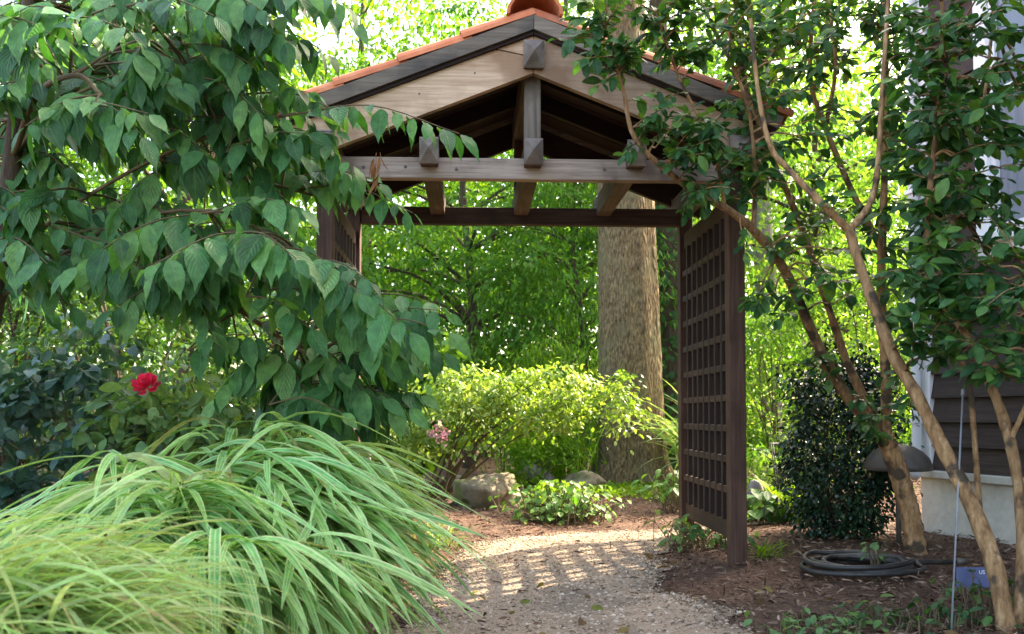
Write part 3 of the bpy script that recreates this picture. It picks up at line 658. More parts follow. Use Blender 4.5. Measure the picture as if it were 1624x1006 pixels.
# tall grass clump and ferny ground plants round the trunk
def blades(par, base, N, spread, ln, lean, wid, mat, bend=1.2, seg=8, indiv=0, az=None, name='blade', rest='blades', minz=None, rnd=None, fount=False):
    """arching grass blades from points of origin"""
    base = np.asarray(base, float); b0 = base if base.ndim == 2 else np.repeat(base[None], N, 0)
    N = len(b0); b0 = b0 + np.column_stack([rng.normal(size=(N, 2)) * spread, np.zeros(N)])
    azv = rng.random(N) * 6.28 if az is None else az
    ln = np.broadcast_to(ln, (N,)) * rng.uniform(.72, 1.2, N); th = np.abs(rng.normal(size=N)) * lean + .05 if lean < .8 else lean * rng.uniform(.55, 1.35, N)
    bd = bend * rng.uniform(.6, 1.35, N); amax = rng.uniform(2.0, 2.75, N)
    p = b0.copy(); P = [p.copy()]; Dd = []; wig = rng.normal(size=N) * .25
    for k in range(seg):
        t = (k + .5) / seg; angv = np.minimum(th + bd * t ** 1.3 * 1.6, 2.85) if not fount else th + (amax - th) * (1 - np.exp(-3.2 * t)); azk = azv + wig * t
        dv = np.column_stack([np.sin(angv) * np.cos(azk), np.sin(angv) * np.sin(azk), np.cos(angv)])
        p = p + dv * (ln / seg)[:, None]; P.append(p.copy()); Dd.append(dv)
    P = np.stack(P, 1); Dd.append(Dd[-1]); Dd = np.stack(Dd, 1)
    side = np.column_stack([-np.sin(azv), np.cos(azv), np.zeros(N)]); tw = rng.normal(size=N) * .35
    t = np.linspace(0, 1, seg + 1); prof = np.interp(t, [0, .15, .55, .85, 1], [.55, .9, 1, .5, .03])
    up = np.cross(side[:, None], Dd); up *= np.where(up[:, :1, 2:] < 0, -1, 1)
    wv = (side[:, None] * np.cos(tw)[:, None, None] + up * np.sin(tw)[:, None, None]) * (wid * rng.uniform(.6, 1.25, N))[:, None, None] * prof[None, :, None] * .5
    mid = P - up * (np.linalg.norm(wv, axis=2)[..., None] * .35)
    V = np.stack([P - wv, mid, P + wv], 2)              # N, seg+1, 3, 3
    if minz is not None: V[..., 2] = np.maximum(V[..., 2], minz)
    Lr = rng.random(N) if rnd is None else rnd
    lf = np.zeros((N, seg + 1, 3, 3)); lf[..., 0] = np.array([-1, 0, 1]); lf[..., 1] = t[None, :, None]; lf[..., 2] = Lr[:, None, None]
    f = []
    for k in range(seg):
        for j in range(2):
            a = k * 3 + j; f.append((a, a + 1, a + 4, a + 3))
    f = np.array(f); nv = (seg + 1) * 3; L0 = P0(par)
    single = np.zeros(N, bool)
    if indiv:
        c = P[:, seg // 2]; u, v = proj(c); ok = (u > 0) & (u < 1624) & (v > 0) & (v < 1006) & (c[:, 1] > .3)
        ii = np.where(ok)[0]; ii = ii[np.argsort(c[ii, 1])][:indiv]; single[ii] = True
        for i in ii: link(name, meshfrom(name, V[i].reshape(-1, 3) - L0, f, mat, True, lf[i].reshape(-1, 3)), par)
    r = ~single
    if r.any():
        n_ = r.sum(); link(rest, meshfrom(rest, V[r].reshape(-1, 3) - L0, (f[None] + (np.arange(n_) * nv)[:, None, None]).reshape(-1, 4), mat, True, lf[r].reshape(-1, 3)), par, 'stuff')
t = thing('tall_grass', on((.35, 11.2, 0)), 'tall thin grass clump between shrub and thick trunk', 'grass'); blades(t, on((.45, 11.2, 0)), 260, .32, 1.6, .22, .02, L_BG2, .7)
t = thing('tall_grass', on((2.28, 10.6, 0)), 'pale strappy grass clump between thick trunk and right lattice', 'grass'); blades(t, on((2.28, 10.6, 0)), 150, .15, 1.35, .3, .035, L_GRASS2, 1.0)
N = 5200; gx = rng.normal(size=N) * .62 + 1.5; gy = 10.15 + rng.normal(size=N) * .55; k = np.hypot(gx - 1.45, gy - 11.1) > .48; gx, gy = gx[k], gy[k]; N = len(gx)
tag(leaves(None, np.column_stack([gx, gy, hgt(gx, gy) + .012 + .03 * rng.random(N)]), rdir(N, .2, .5), rdir(N, 1.5), .055 * rng.uniform(.6, 1.3, N), 'oval', L_COVER, rest='ground_cover'),
    'low bright green ground cover at the foot of the thick tree', 'ground cover', kind='stuff')
# ------------------------------------------------------------------ rocks
def rock(name, label, c, r, mat, seed, sub=3, flat=0, amp=.22, rz=0):
    import bmesh
    rs = np.random.default_rng(seed); bm = bmesh.new(); bmesh.ops.create_icosphere(bm, subdivisions=sub, radius=1)
    ks = rs.normal(size=(10, 3)) * np.array([1.6, 1.6, 1.6]); ph = rs.random(10) * 6.28; cuts = rs.normal(size=(7, 3)); cuts /= np.linalg.norm(cuts, axis=1)[:, None]
    for v in bm.verts:
        q = np.array(v.co); k = 1 + amp * sum(math.sin(float(ks[i] @ q) * (1 + i * .35) + ph[i]) / (1.6 + i) for i in range(10))
        q = q * k
        for cdir in cuts:
            e = float(q @ cdir) - .78
            if e > 0: q = q - cdir * e * .85
        q = q * np.array(r); co, si = math.cos(rz), math.sin(rz)
        v.co = Vector((q[0] * co - q[1] * si, q[0] * si + q[1] * co, q[2]))
    me = bpy.data.meshes.new(name); bm.to_mesh(me); bm.free(); me.materials.append(mat); me.polygons.foreach_set('use_smooth', np.ones(len(me.polygons), bool))
    o = link(name, me); o.location = Vector([float(x) for x in c]); return tag(o, label, 'rock')
g = on(gnd(768, 806)); rock('boulder', 'large mossy tan boulder under the spreading shrub', g + np.array([0, .22, .10]), (.38, .25, .23), STONE, 21, 4, amp=.42, rz=.15)
for u, v, Y, rx, rz_, lab, sd in ((770, 745, 10.0, .20, .13, 'grey rock behind the mossy boulder', 2), (845, 735, 10.6, .26, .17, 'grey rock in the middle of the far rock row', 3), (925, 735, 10.4, .27, .15, 'tan rock beside the foot of the thick trunk', 4), (715, 742, 10.2, .18, .12, 'small grey rock left of the far rock row', 8)):
    p = at(u, v, Y); rock('garden_rock', lab, (p[0], Y, float(hgt(p[0], Y)) + rz_ * .5), (rx, rx * .8, rz_), STONE if sd == 4 else STONE_G, sd)
p = at(1199, 770, 7.4); rock('pale_stone', 'pale round stone behind the right front post', (p[0], 7.4, .12 + float(hgt(p[0], 7.4))), (.075, .075, .15), STONE_G, 9)
# ------------------------------------------------------------------ leafy clumps near the path
def rosette(name, label, base, n, leaf, stalk, spread, kind, mat, tilt=(.3, 1.2), indiv=300, cat='plant', zr=1.0, group=None):
    base = on(base); t = thing(name, base, label, cat, group)
    az = rng.random(n) * 6.28; ti = rng.uniform(*tilt, n); ln = stalk * rng.uniform(.5, 1.15, n)
    d = np.column_stack([np.sin(ti) * np.cos(az), np.sin(ti) * np.sin(az), np.cos(ti) * zr])
    p0 = base + np.column_stack([rng.normal(size=(n, 2)) * spread, np.zeros(n)]); tip = p0 + d * ln[:, None]
    mb = MB()
    for i in range(n): mb.tube([p0[i] - np.array([0, 0, .01]), (p0[i] + tip[i]) / 2 + np.array([0, 0, .02]), tip[i]], [.004, .003, .002], 4, caps=False)
    mb.build('stalk', BARK_TW, t, kind='stuff')
    out = np.column_stack([np.cos(az), np.sin(az), -rng.uniform(.1, .8, n)])
    leaves(t, tip, out + rng.normal(size=(n, 3)) * .25, np.column_stack([np.cos(az) * .4, np.sin(az) * .4 - .2, np.ones(n)]), leaf * rng.uniform(.65, 1.2, n), kind, mat, indiv)
    return t
rosette('leafy_clump', 'rounded clump of lobed green leaves beside the mossy boulder', gnd(885, 826), 420, .066, .30, .15, 'round', L_HYD, (.1, 1.35))
rosette('leafy_plant', 'green leafy plant at the foot of the right lattice panel', gnd(1112, 868), 90, .085, .20, .10, 'pointed', L_HOSTA, (.2, 1.3))
rosette('leafy_plant', 'green plant leaning on the right rear arbor post', gnd(1082, 818), 80, .10, .34, .09, 'pointed', L_HOSTA, (.1, 1.0))
rosette('hosta_plant', 'broad leaved hosta behind the right front post', gnd(1212, 838), 60, .17, .26, .07, 'oval', L_HOSTA, (.2, 1.1))
t = thing('strap_leaf_plant', on(gnd(1258, 838)), 'upright clump of strap shaped green leaves left of the dark column shrub', 'plant'); blades(t, on(gnd(1258, 838)), 70, .06, .42, .35, .035, L_COVER, .7, indiv=70, name='leaf')
t = thing('grass_tuft', on(gnd(1212, 890)), 'small grass tuft at the foot of the right front post', 'grass'); blades(t, on(gnd(1215, 890)), 40, .04, .16, .5, .010, L_BG2, .9, indiv=0)
t = thing('grass_tuft', on(gnd(700, 862)), 'small yellowish grass tuft at the left path edge', 'grass'); blades(t, on(gnd(690, 872)), 60, .05, .26, .6, .010, L_COVER, .9, indiv=0)
for (u, v, n_, lf_, st, lab) in ((1390, 928, 14, .05, .17, 'single upright seedling in front of the hose coil'), (1310, 1006, 40, .045, .07, 'low weeds in the mulch left of the hose front'), (1400, 1004, 60, .05, .08, 'low green weeds in front of the hose coil'), (1480, 998, 50, .05, .09, 'low weeds beside the leaning pale stake'), (1590, 990, 60, .055, .16, 'green weeds around the blue plant label'), (1270, 1020, 46, .045, .07, 'low weeds at the bottom edge of the mulch bed')):
    rosette('weed', lab, gnd(u, v), n_, lf_, st, .10 if n_ > 20 else .012, 'oval', L_ROSE2 if n_ < 50 else L_MYR, (.1, 1.3) if n_ > 20 else (0, .3), group='weeds in the right mulch bed')
# dark column shrub
b = (2.15, 5.98, 0)
shrub('column_shrub', 'dense dark glossy column shrub behind the coiled hose', b, [((2.15, 5.98, .64), (.34, .32, .62), 160), ((2.15, 5.98, .35), (.36, .32, .34), 60), ((2.12, 5.98, 1.05), (.23, .2, .30), 26), ((2.30, 5.9, .9), (.2, .2, .2), 10), ((1.9, 5.9, .55), (.2, .2, .25), 12), ((2.15, 5.98, .72), (.43, .40, .70), 16)], 44, .034, 'oval', L_HOLLY, stems=16, stem_r=.014, clump=.105, flat=.9, indiv=100, hollow=.72, bark=BARK_DK)
# ------------------------------------------------------------------ foreground tree with drooping leaves (left)
def spray(p0, p1, n, leaf, droop=.8, sag=.10, jit=.15, fwd=.5):
    """twig from p0 to p1 with leaves in two ranks, hanging; returns twig curve and leaf arrays"""
    p0 = np.asarray(p0, float); p1 = np.asarray(p1, float); ax = p1 - p0; ln = np.linalg.norm(ax)
    mid = (p0 + p1) / 2 + np.array([0, 0, sag * ln]); c = curve([p0, mid, p1], 10)
    ts = np.linspace(.12, 1.0, n); idx = ts * (len(c) - 1); i0 = np.minimum(idx.astype(int), len(c) - 2); fr = (idx - i0)[:, None]
    p = c[i0] * (1 - fr) + c[i0 + 1] * fr; tg = c[i0 + 1] - c[i0]; tg /= np.linalg.norm(tg, axis=1)[:, None] + 1e-9
    sd = np.cross(tg, np.array([0, 0, 1.0])); sd /= np.linalg.norm(sd, axis=1)[:, None] + 1e-9
    sg = np.where(np.arange(n) % 2, 1, -1)[:, None]
    d = tg * .45 + sd * sg * .6 + np.array([0, 0, -1.0]) * droop * rng.uniform(.6, 1.3, (n, 1)) + rng.normal(size=(n, 3)) * jit
    d[-1] = tg[-1] + np.array([0, 0, -.5 * droop])
    nn = sd * sg * .35 + np.array([0, -fwd, .75]) + rng.normal(size=(n, 3)) * .22
    s = leaf * rng.uniform(.58, 1.2, n) * np.interp(ts, [0, .3, .8, 1], [.85, 1, .95, .7])
    dd = d / np.linalg.norm(d, axis=1)[:, None]
    return c, p + dd * .008, d, nn, s
def inpoly(u, v, poly):
    c = False; j = len(poly) - 1
    for i in range(len(poly)):
        if (poly[i][1] > v) != (poly[j][1] > v) and u < (poly[j][0] - poly[i][0]) * (v - poly[i][1]) / (poly[j][1] - poly[i][1]) + poly[i][0]: c = not c
        j = i
    return c
def scatter_in(poly, n):
    us = [p[0] for p in poly]; vs_ = [p[1] for p in poly]; out = []
    while len(out) < n:
        u, v = random.uniform(min(us), max(us)), random.uniform(min(vs_), max(vs_))
        if inpoly(u, v, poly): out.append((u, v))
    return out
TB = at(-70, 900, 3.3); TB = on((TB[0], 3.4, 0))
ltree = thing('drooping_leaf_tree', TB, 'leafy foreground tree with long drooping pointed leaves on the left', 'tree')
limbs = [[(-70, 900, 3.4), (-40, 640, 3.4), (0, 420, 3.45), (20, 250, 3.5), (40, 60, 3.5), (60, -120, 3.5)],
         [(0, 420, 3.45), (110, 330, 3.4), (250, 250, 3.35), (380, 200, 3.3), (470, 180, 3.2)],
         [(-10, 480, 3.45), (90, 410, 3.35), (200, 350, 3.2), (330, 335, 3.1), (440, 380, 3.05), (530, 440, 3.0)],
         [(20, 250, 3.5), (110, 140, 3.4), (220, 60, 3.3), (350, 10, 3.2), (480, -30, 3.2)],
         [(250, 250, 3.35), (330, 270, 3.5), (420, 290, 3.5), (500, 310, 3.5)],
         [(200, 350, 3.2), (300, 430, 3.4), (420, 520, 3.4), (500, 570, 3.35)],
         [(20, 250, 3.5), (60, 150, 3.2), (120, 120, 2.9), (160, 150, 2.75)]]
lr = [(.055, .022), (.009, .005), (.009, .005), (.010, .005), (.012, .006), (.014, .006), (.014, .006)]
LP = []
for k, (q, (r0, r1)) in enumerate(zip(limbs, lr)):
    pts = curve([at(*x) for x in q] if k else [TB - np.array([0, 0, .05])] + [at(*x) for x in q[1:]], 18); LP.append(pts)
    MB().tube(pts, np.linspace(r0, r1, len(pts)), 8, .06).build('trunk' if k == 0 else 'limb', BARK_DK if k == 0 else BARK_TW, ltree, True)
LP = np.concatenate(LP)
SPR = [  # hand-read sprays: u0, v0, u1, v1, depth0, depth1, leaves, length
    (-30, 40, 90, 60, 2.9, 2.7, 9, .125), (60, 50, 210, 50, 2.9, 2.7, 11, .12), (60, 190, 235, 180, 2.75, 2.6, 13, .115), (160, 150, 40, 200, 2.75, 2.6, 9, .12), (150, 165, 225, 215, 2.7, 2.6, 9, .11),
    (0, 60, 70, 100, 2.9, 2.75, 7, .13), (180, 100, 290, 130, 3.1, 3.0, 9, .12), (200, 10, 340, 25, 3.1, 2.9, 10, .12), (330, 30, 465, 70, 3.2, 3.0, 10, .12), (400, -30, 550, 10, 3.2, 3.0, 10, .105),
    (290, 70, 410, 110, 3.2, 3.1, 9, .12), (450, 185, 728, 212, 3.2, 3.0, 17, .105), (420, 200, 560, 262, 3.3, 3.1, 12, .11), (470, 300, 655, 338, 3.4, 3.2, 14, .10), (460, 285, 600, 290, 3.4, 3.2, 11, .10),
    (300, 185, 440, 235, 3.4, 3.2, 11, .12), (250, 200, 330, 250, 3.2, 3.1, 9, .15), (330, 215, 455, 320, 3.4, 3.2, 11, .12), (345, 335, 110, 430, 3.0, 2.75, 15, .13), (340, 335, 475, 330, 3.1, 2.9, 10, .125),
    (430, 370, 235, 425, 2.9, 2.6, 13, .115), (370, 370, 470, 410, 2.85, 2.65, 9, .12), (430, 390, 570, 465, 3.0, 2.75, 13, .12), (470, 430, 650, 525, 2.95, 2.7, 15, .125), (490, 415, 585, 445, 2.95, 2.8, 6, .13),
    (310, 440, 180, 490, 3.2, 3.0, 9, .12), (300, 460, 340, 540, 3.3, 3.1, 8, .125), (390, 470, 490, 520, 3.1, 2.9, 9, .12), (430, 550, 345, 630, 3.3, 3.2, 9, .13), (420, 540, 500, 650, 3.3, 3.2, 11, .125),
    (490, 540, 590, 640, 3.3, 3.2, 12, .13), (510, 550, 545, 670, 3.3, 3.2, 11, .13), (440, 570, 420, 665, 3.4, 3.3, 9, .13), (530, 480, 610, 560, 3.0, 2.9, 9, .125), (90, 300, 20, 330, 3.2, 3.1, 7, .12),
    (230, 60, 200, 150, 3.0, 2.9, 8, .12), (120, 30, 30, 10, 2.9, 2.8, 8, .12), (250, 270, 190, 330, 3.2, 3.1, 8, .13), (300, -10, 420, 20, 3.2, 3.0, 10, .12), (420, -10, 560, 35, 3.3, 3.1, 9, .10), (390, 50, 520, 85, 3.3, 3.15, 10, .10), (380, 110, 470, 140, 3.3, 3.2, 8, .10)]
A = []; mb = MB()
def put(c, arrs, r=.004):
    A.append(arrs); mb.tube(c, np.linspace(r, r * .35, len(c)), 5, caps=False)
def attach(p, LPx, r=.006):
    q = LPx[np.argmin(np.linalg.norm(LPx - p, axis=1))]; dd = np.linalg.norm(q - p)
    if dd > .01: mb.tube(curve([q, (p + q) / 2 + np.array([0, 0, .06 * dd]), p], 6), np.linspace(r, r * .6, 7)[:len(curve([q, (p + q) / 2, p], 6))], 5, caps=False)
for (u0, v0, u1, v1, y0, y1, n_, lf_) in SPR:
    a, b = at(u0, v0, y0), at(u1, v1, y1); c, *r = spray(a, b, n_ + 5, lf_ * 1.27, jit=.22); put(c, r); attach(a, LP)
POLY = [(-60, -60), (520, -60), (430, 100), (390, 170), (500, 290), (495, 335), (485, 430), (600, 520), (590, 660), (360, 640), (190, 500), (130, 430), (-60, 450)]
for k, (u, v) in enumerate(scatter_in(POLY, 300)):
    Y = random.uniform(3.15, 4.1); an = random.uniform(-.5, .9); ln = random.uniform(90, 170)
    if 40 < u < 330 and 240 < v < 330 and random.random() < .8: continue
    if 120 < u < 400 and 440 < v < 640 and random.random() < .8: continue
    u2, v2 = u + ln * math.cos(an), v + ln * math.sin(an) * .6
    if (v2 < 175 and u2 > 500) or (175 <= v2 < 320 and u2 > 560): continue
    if any(480 < u + (u2 - u) * q < 590 and 310 < v + (v2 - v) * q < 450 for q in (0, .5, 1)): continue
    a = at(u, v, Y); b = at(u2, v2, Y - random.uniform(0, .25))
    c, *r = spray(a, b, random.randint(10, 14), .15, jit=.25); put(c, r); attach(a, LP)
mb.build('twig', BARK_TW, ltree, True, 'stuff')
p, d, nn, s = [np.concatenate([q[i] for q in A]) for i in range(4)]
leaves(ltree, p, d, nn, s, 'pointed', L_DOG, 300)
c = at(597, 262, 3.05); N = 9
leaves(ltree, c + rng.normal(size=(N, 3)) * np.array([.01, .01, .03]), rng.normal(size=(N, 3)) * .3 + np.array([0, 0, -1]), rdir(N) + np.array([0, -1, 0]), .07, 'lance', L_DRY, rest='withered_leaf')
# ------------------------------------------------------------------ crape myrtles (right)
def myrtle(label, base, stems, poly_list, picks, depth, nleaf=(9, 14), leaf=.084, name='crape_myrtle'):
    global mb
    t = thing(name, base, label, 'tree', 'crape myrtles by the house'); SP = []
    for q, r0, r1 in stems:
        P = [at(*x) for x in q]
        if q[0][1] > 860: P[0] = np.array([P[0][0], P[0][1], float(hgt(P[0][0], P[0][1])) - .04])
        r0 *= .68; r1 *= .75; pts = curve(P, 40); SP.append(pts)
        rr = np.linspace(r0, r1, len(pts)) * (1 + .05 * np.sin(np.arange(len(pts)) * 1.7) + .05 * rng.normal(size=len(pts)))
        MB().tube(pts, rr, 10, .07).build('stem', BARK_MY, t, True)
    SP = np.concatenate(SP); mb = MB(); arr = []
    todo = [(u, v, depth(u, v)) for poly, n_ in poly_list for u, v in scatter_in(poly, n_)] + [(u, v, y) for u, v, y in picks]
    for u, v, Y in todo:
        b = at(u, v, Y); q = SP[np.argmin(np.linalg.norm(SP - b, axis=1))]
        dirn = b - q; L_ = np.linalg.norm(dirn) + 1e-6
        if L_ > .25:                                # twig hangs on a longer branch
            a = q + dirn * (1 - .20 / L_)
            mid = (q + a) / 2 + np.array([0, 0, .08 * L_]); mb.tube(curve([q, mid, a], 8), np.linspace(.0075, .004, 9), 5, caps=False)
        else: a = q
        b2 = b + rng.normal(size=3) * .04 + np.array([0, 0, .03])
        c, *r = spray(a, b2, random.randint(*nleaf), leaf, droop=.25, sag=.05, jit=.35, fwd=.35); arr.append(r)
        mb.tube(c, np.linspace(.004, .0015, len(c)), 4, caps=False)
    mb.build('twig', BARK_MY, t, True, 'stuff')
    p, d, nn, s = [np.concatenate([x[i] for x in arr]) for i in range(4)]
    leaves(t, p, d, nn, s, 'oval', L_MYR, 300)
    return t
bA = on((at(1455, 890, 5.25)[0], 5.25, 0)); y = 5.25
myrtle('crape myrtle with smooth tan stems rising behind the hose coil', bA,
       [([(1455, 890, 5.25), (1442, 810, 5.25), (1420, 735, 5.22), (1402, 690, 5.2)], .085, .066),
        ([(1412, 712, 5.21), (1330, 610, 5.05), (1285, 520, 4.95), (1245, 430, 4.85), (1195, 365, 4.7), (1150, 330, 4.6), (1095, 300, 4.5), (1010, 225, 4.4), (988, 140, 4.35), (960, 40, 4.3)], .052, .008),
        ([(1405, 700, 5.2), (1405, 600, 5.15), (1400, 520, 5.1), (1398, 420, 5.0), (1402, 300, 4.95), (1405, 150, 4.9), (1400, -30, 4.9)], .044, .018),
        ([(1404, 695, 5.2), (1350, 590, 5.25), (1318, 500, 5.3), (1285, 400, 5.2), (1255, 320, 5.1), (1225, 250, 5.0), (1190, 160, 4.9), (1150, 30, 4.9)], .038, .014),
        ([(1400, 400, 5.0), (1345, 290, 5.0), (1305, 190, 5.0), (1285, 120, 5.0), (1292, -20, 5.0)], .026, .014),
        ([(1310, 200, 5.0), (1325, 100, 5.0), (1310, -30, 5.1)], .018, .010),
        ([(1195, 365, 4.7), (1197, 260, 4.65), (1180, 150, 4.6), (1120, 20, 4.6)], .018, .010),
        ([(1150, 330, 4.6), (1130, 230, 4.5), (1080, 130, 4.45), (1040, 20, 4.4)], .016, .008)],
       [([(900, -30), (1250, -30), (1250, 130), (1130, 260), (1060, 215), (900, 100)], 100), ([(1080, 210), (1190, 220), (1200, 330), (1110, 320)], 36), ([(1190, -30), (1460, -30), (1460, 120), (1330, 130), (1230, 180)], 75),
        ([(1190, 200), (1450, 120), (1450, 500), (1330, 480), (1230, 420)], 62)],
       [(1180, 510, 4.6), (1210, 500, 4.6), (1240, 492, 4.65), (1265, 470, 4.7), (1200, 480, 4.7), (1245, 515, 4.6), (1290, 575, 4.9), (1310, 580, 4.9), (1300, 600, 5.0), (1180, 400, 4.5), (1110, 330, 4.4), (905, 85, 4.25), (925, 100, 4.25), (940, 70, 4.3),
        (1000, 235, 4.35), (1070, 250, 4.35), (1370, 680, 5.0), (1390, 660, 4.95), (1420, 670, 4.95), (1360, 650, 5.0), (1400, 640, 4.95), (1350, 690, 5.0), (1430, 650, 5.0), (1400, 700, 5.0)],
       lambda u, v: random.uniform(4.2, 4.6) if u < 1150 else random.uniform(4.4, 5.3))
bB = on((at(1598, 1015, 3.42)[0], 3.42, 0))
myrtle('crape myrtle with leaning tan stem nearest the camera at the right edge', bB,
       [([(1600, 1012, 3.42), (1578, 900, 3.5), (1540, 800, 3.6), (1500, 720, 3.68), (1450, 620, 3.78), (1415, 560, 3.84), (1385, 480, 3.9), (1360, 410, 3.96), (1346, 362, 4.0)], .050, .027),
        ([(1347, 366, 4.0), (1300, 320, 4.0), (1250, 268, 4.05), (1222, 232, 4.05), (1203, 150, 4.05), (1190, 30, 4.05)], .025, .011),
        ([(1346, 366, 4.0), (1376, 330, 4.05), (1390, 285, 4.1), (1396, 200, 4.15), (1402, 100, 4.15), (1412, -40, 4.15)], .024, .012),
        ([(1612, 1010, 3.44), (1622, 850, 3.5), (1602, 700, 3.6), (1560, 585, 3.7), (1520, 512, 3.75), (1478, 455, 3.8), (1470, 380, 3.8), (1480, 250, 3.8), (1500, 100, 3.8), (1490, -30, 3.8)], .036, .010),
        ([(1604, 1000, 3.5), (1560, 860, 3.7), (1545, 690, 3.85), (1535, 600, 3.9), (1500, 520, 3.95), (1490, 440, 4.0), (1530, 280, 4.0), (1560, 160, 4.0), (1580, -20, 4.0)], .020, .008),
        ([(1602, 700, 3.6), (1640, 600, 3.5), (1640, 450, 3.5)], .016, .010)],
       [([(1400, -30), (1640, -30), (1640, 160), (1560, 240), (1420, 170)], 72), ([(1420, 150), (1640, 140), (1620, 380), (1540, 420), (1430, 400)], 54), ([(1400, 400), (1560, 390), (1560, 520), (1460, 560), (1410, 500)], 50), ([(1570, 330), (1640, 330), (1640, 640), (1590, 600)], 24)],
       [(1530, 580, 3.4), (1560, 570, 3.4), (1590, 560, 3.4), (1510, 560, 3.4), (1550, 600, 3.4), (1580, 590, 3.45), (1470, 420, 3.5), (1500, 400, 3.5), (1520, 430, 3.5), (1540, 460, 3.5), (1480, 450, 3.5), (1600, 440, 3.2), (1615, 470, 3.2), (1600, 480, 3.2), (1450, 640, 3.9), (1470, 380, 3.5), (1420, 300, 3.9), (1330, 330, 3.9)] + [(1462 + random.uniform(-22, 22), v, 3.9) for v in range(110, 600, 22)],
       lambda u, v: random.uniform(3.4, 4.5))
# ------------------------------------------------------------------ ornamental grasses (front left)
def mound(label, base, culms, mat, ln, wid, per, indiv, bend, spread=.02, sweep=0.0, swaz=0.0, lean=.5, fount=False):
    t = thing('ornamental_grass', base, label, 'grass', 'ornamental grasses in front'); cb = MB(); starts, azs = [], []
    for (x, y, z) in culms:
        a = np.array([base[0] + (x - base[0]) * .35 + rng.normal() * .06, base[1] + (y - base[1]) * .35 + rng.normal() * .06, base[2] - .01]); e = np.array([x, y, z])
        c = curve([a, (a + e) / 2 + np.array([0, 0, .12]), e], 8); cb.tube(c, np.linspace(.004, .0025, len(c)), 4, caps=False)
        out = math.atan2(y - base[1], x - base[0])
        for k in range(per):
            f = .40 + .60 * rng.random(); i = f * (len(c) - 1); i0 = min(int(i), len(c) - 2); starts.append(c[i0] + (c[i0 + 1] - c[i0]) * (i - i0))
            az = rng.random() * 6.283
            if rng.random() < sweep: az = swaz + rng.normal() * .6
            elif rng.random() < .4: az = out + rng.normal() * .8
            azs.append(az)
    cb.build('culm', L_BG2, t, True, 'stuff')
    nb_ = 160; blades(t, np.repeat(base[None], nb_, 0), nb_, .22, .34, .9, .009, L_DRY, 1.3, 6, 0, rest='thatch', minz=.02)
    blades(t, np.array(starts), len(starts), spread, ln, lean, wid, mat, bend, 9, indiv, np.array(azs), minz=.03, fount=fount)
    return t
env_u = [60, 130, 180, 240, 300, 400, 480, 560, 620, 660]; env_v = [810, 775, 752, 765, 740, 690, 695, 725, 780, 840]
cul = []
for k in range(92):
    u = random.uniform(60, 545); top = np.interp(u, env_u, env_v); v = top + 10 + (random.random() ** 1.4) * (1000 - top) * .62
    Y = 2.85 - .85 * (v - top) / 300 + random.uniform(-.12, .25); cul.append(at(u, v, max(Y, 1.95)))
for u, v, Y in ((180, 730, 2.55), (184, 728, 2.55), (290, 765, 2.35), (286, 765, 2.35), (294, 768, 2.35), (400, 672, 2.9), (440, 680, 2.9), (360, 672, 2.9), (500, 705, 2.9), (330, 870, 2.15), (350, 860, 2.15)): cul.append(at(u, v, Y))
gb_ = on((-.95, 2.75, 0))
mound('large arching clump of striped green and cream grass beside the path', gb_, cul, L_GRASS, .48, .0225, 25, 300, 1.75, sweep=.5, swaz=-.45, lean=.8, fount=True)
cul = []
for k in range(60):
    u = random.uniform(-150, 130); top = np.interp(u, [-140, 0, 110, 200], [880, 885, 920, 1000]); v = top + random.random() ** 1.3 * 200; cul.append(at(u, v, random.uniform(1.55, 1.95) - .25 * (v - top) / 200))
mound('finer straw tinged grass clump in the bottom left corner', on((-1.25, 1.75, 0)), cul, L_GRASS2, .40, .0085, 28, 300, .9, sweep=.6, swaz=-.15, lean=1.15)
# ------------------------------------------------------------------ roses
def rose_bush(label, base, blobs, per, leaf, mat, indiv, stems=12):
    return plant_mass('rose_bush', label, 'rose bush', on(base), blobs, per, leaf, 'oval', mat, BARK_TW, stems=stems, stem_r=.007, clump=.12, flat=.7, droop=.2, indiv=indiv, group='rose bushes on the left')[0]
c = at(110, 640, 4.1)
rose_bush('rose bush with bluish green leaves at the left edge', (c[0], 4.1, 0), [((c[0], 4.1, .78), (.42, .30, .46), 62), ((c[0] - .35, 4.0, .7), (.35, .3, .42), 40), ((c[0] + .08, 4.1, 1.15), (.14, .12, .2), 6)], 16, .075, L_ROSE, 300)
c = at(262, 660, 3.85)
rb = rose_bush('lighter green rose bush bearing one red bloom', (c[0], 3.85, 0), [((c[0], 3.85, .78), (.34, .22, .26), 42), ((c[0] + .28, 3.8, .74), (.22, .2, .2), 18)], 15, .07, L_ROSE2, 240)
fc = at(231, 610, 3.6); fl = thing('red_rose', fc, 'x', 'x'); del fl['label']; del fl['category']
fl.parent = rb; fl.location = Vector((fc - P0(rb)).tolist())
PET = [meshfrom('petal', *(lambda q: (q[0], q[1]))(tpl('petal', k)), L_RED, True, np.column_stack([tpl('petal', k)[2], np.full(len(tpl('petal', k)[2]), k / 5)])) for k in range(NV)]
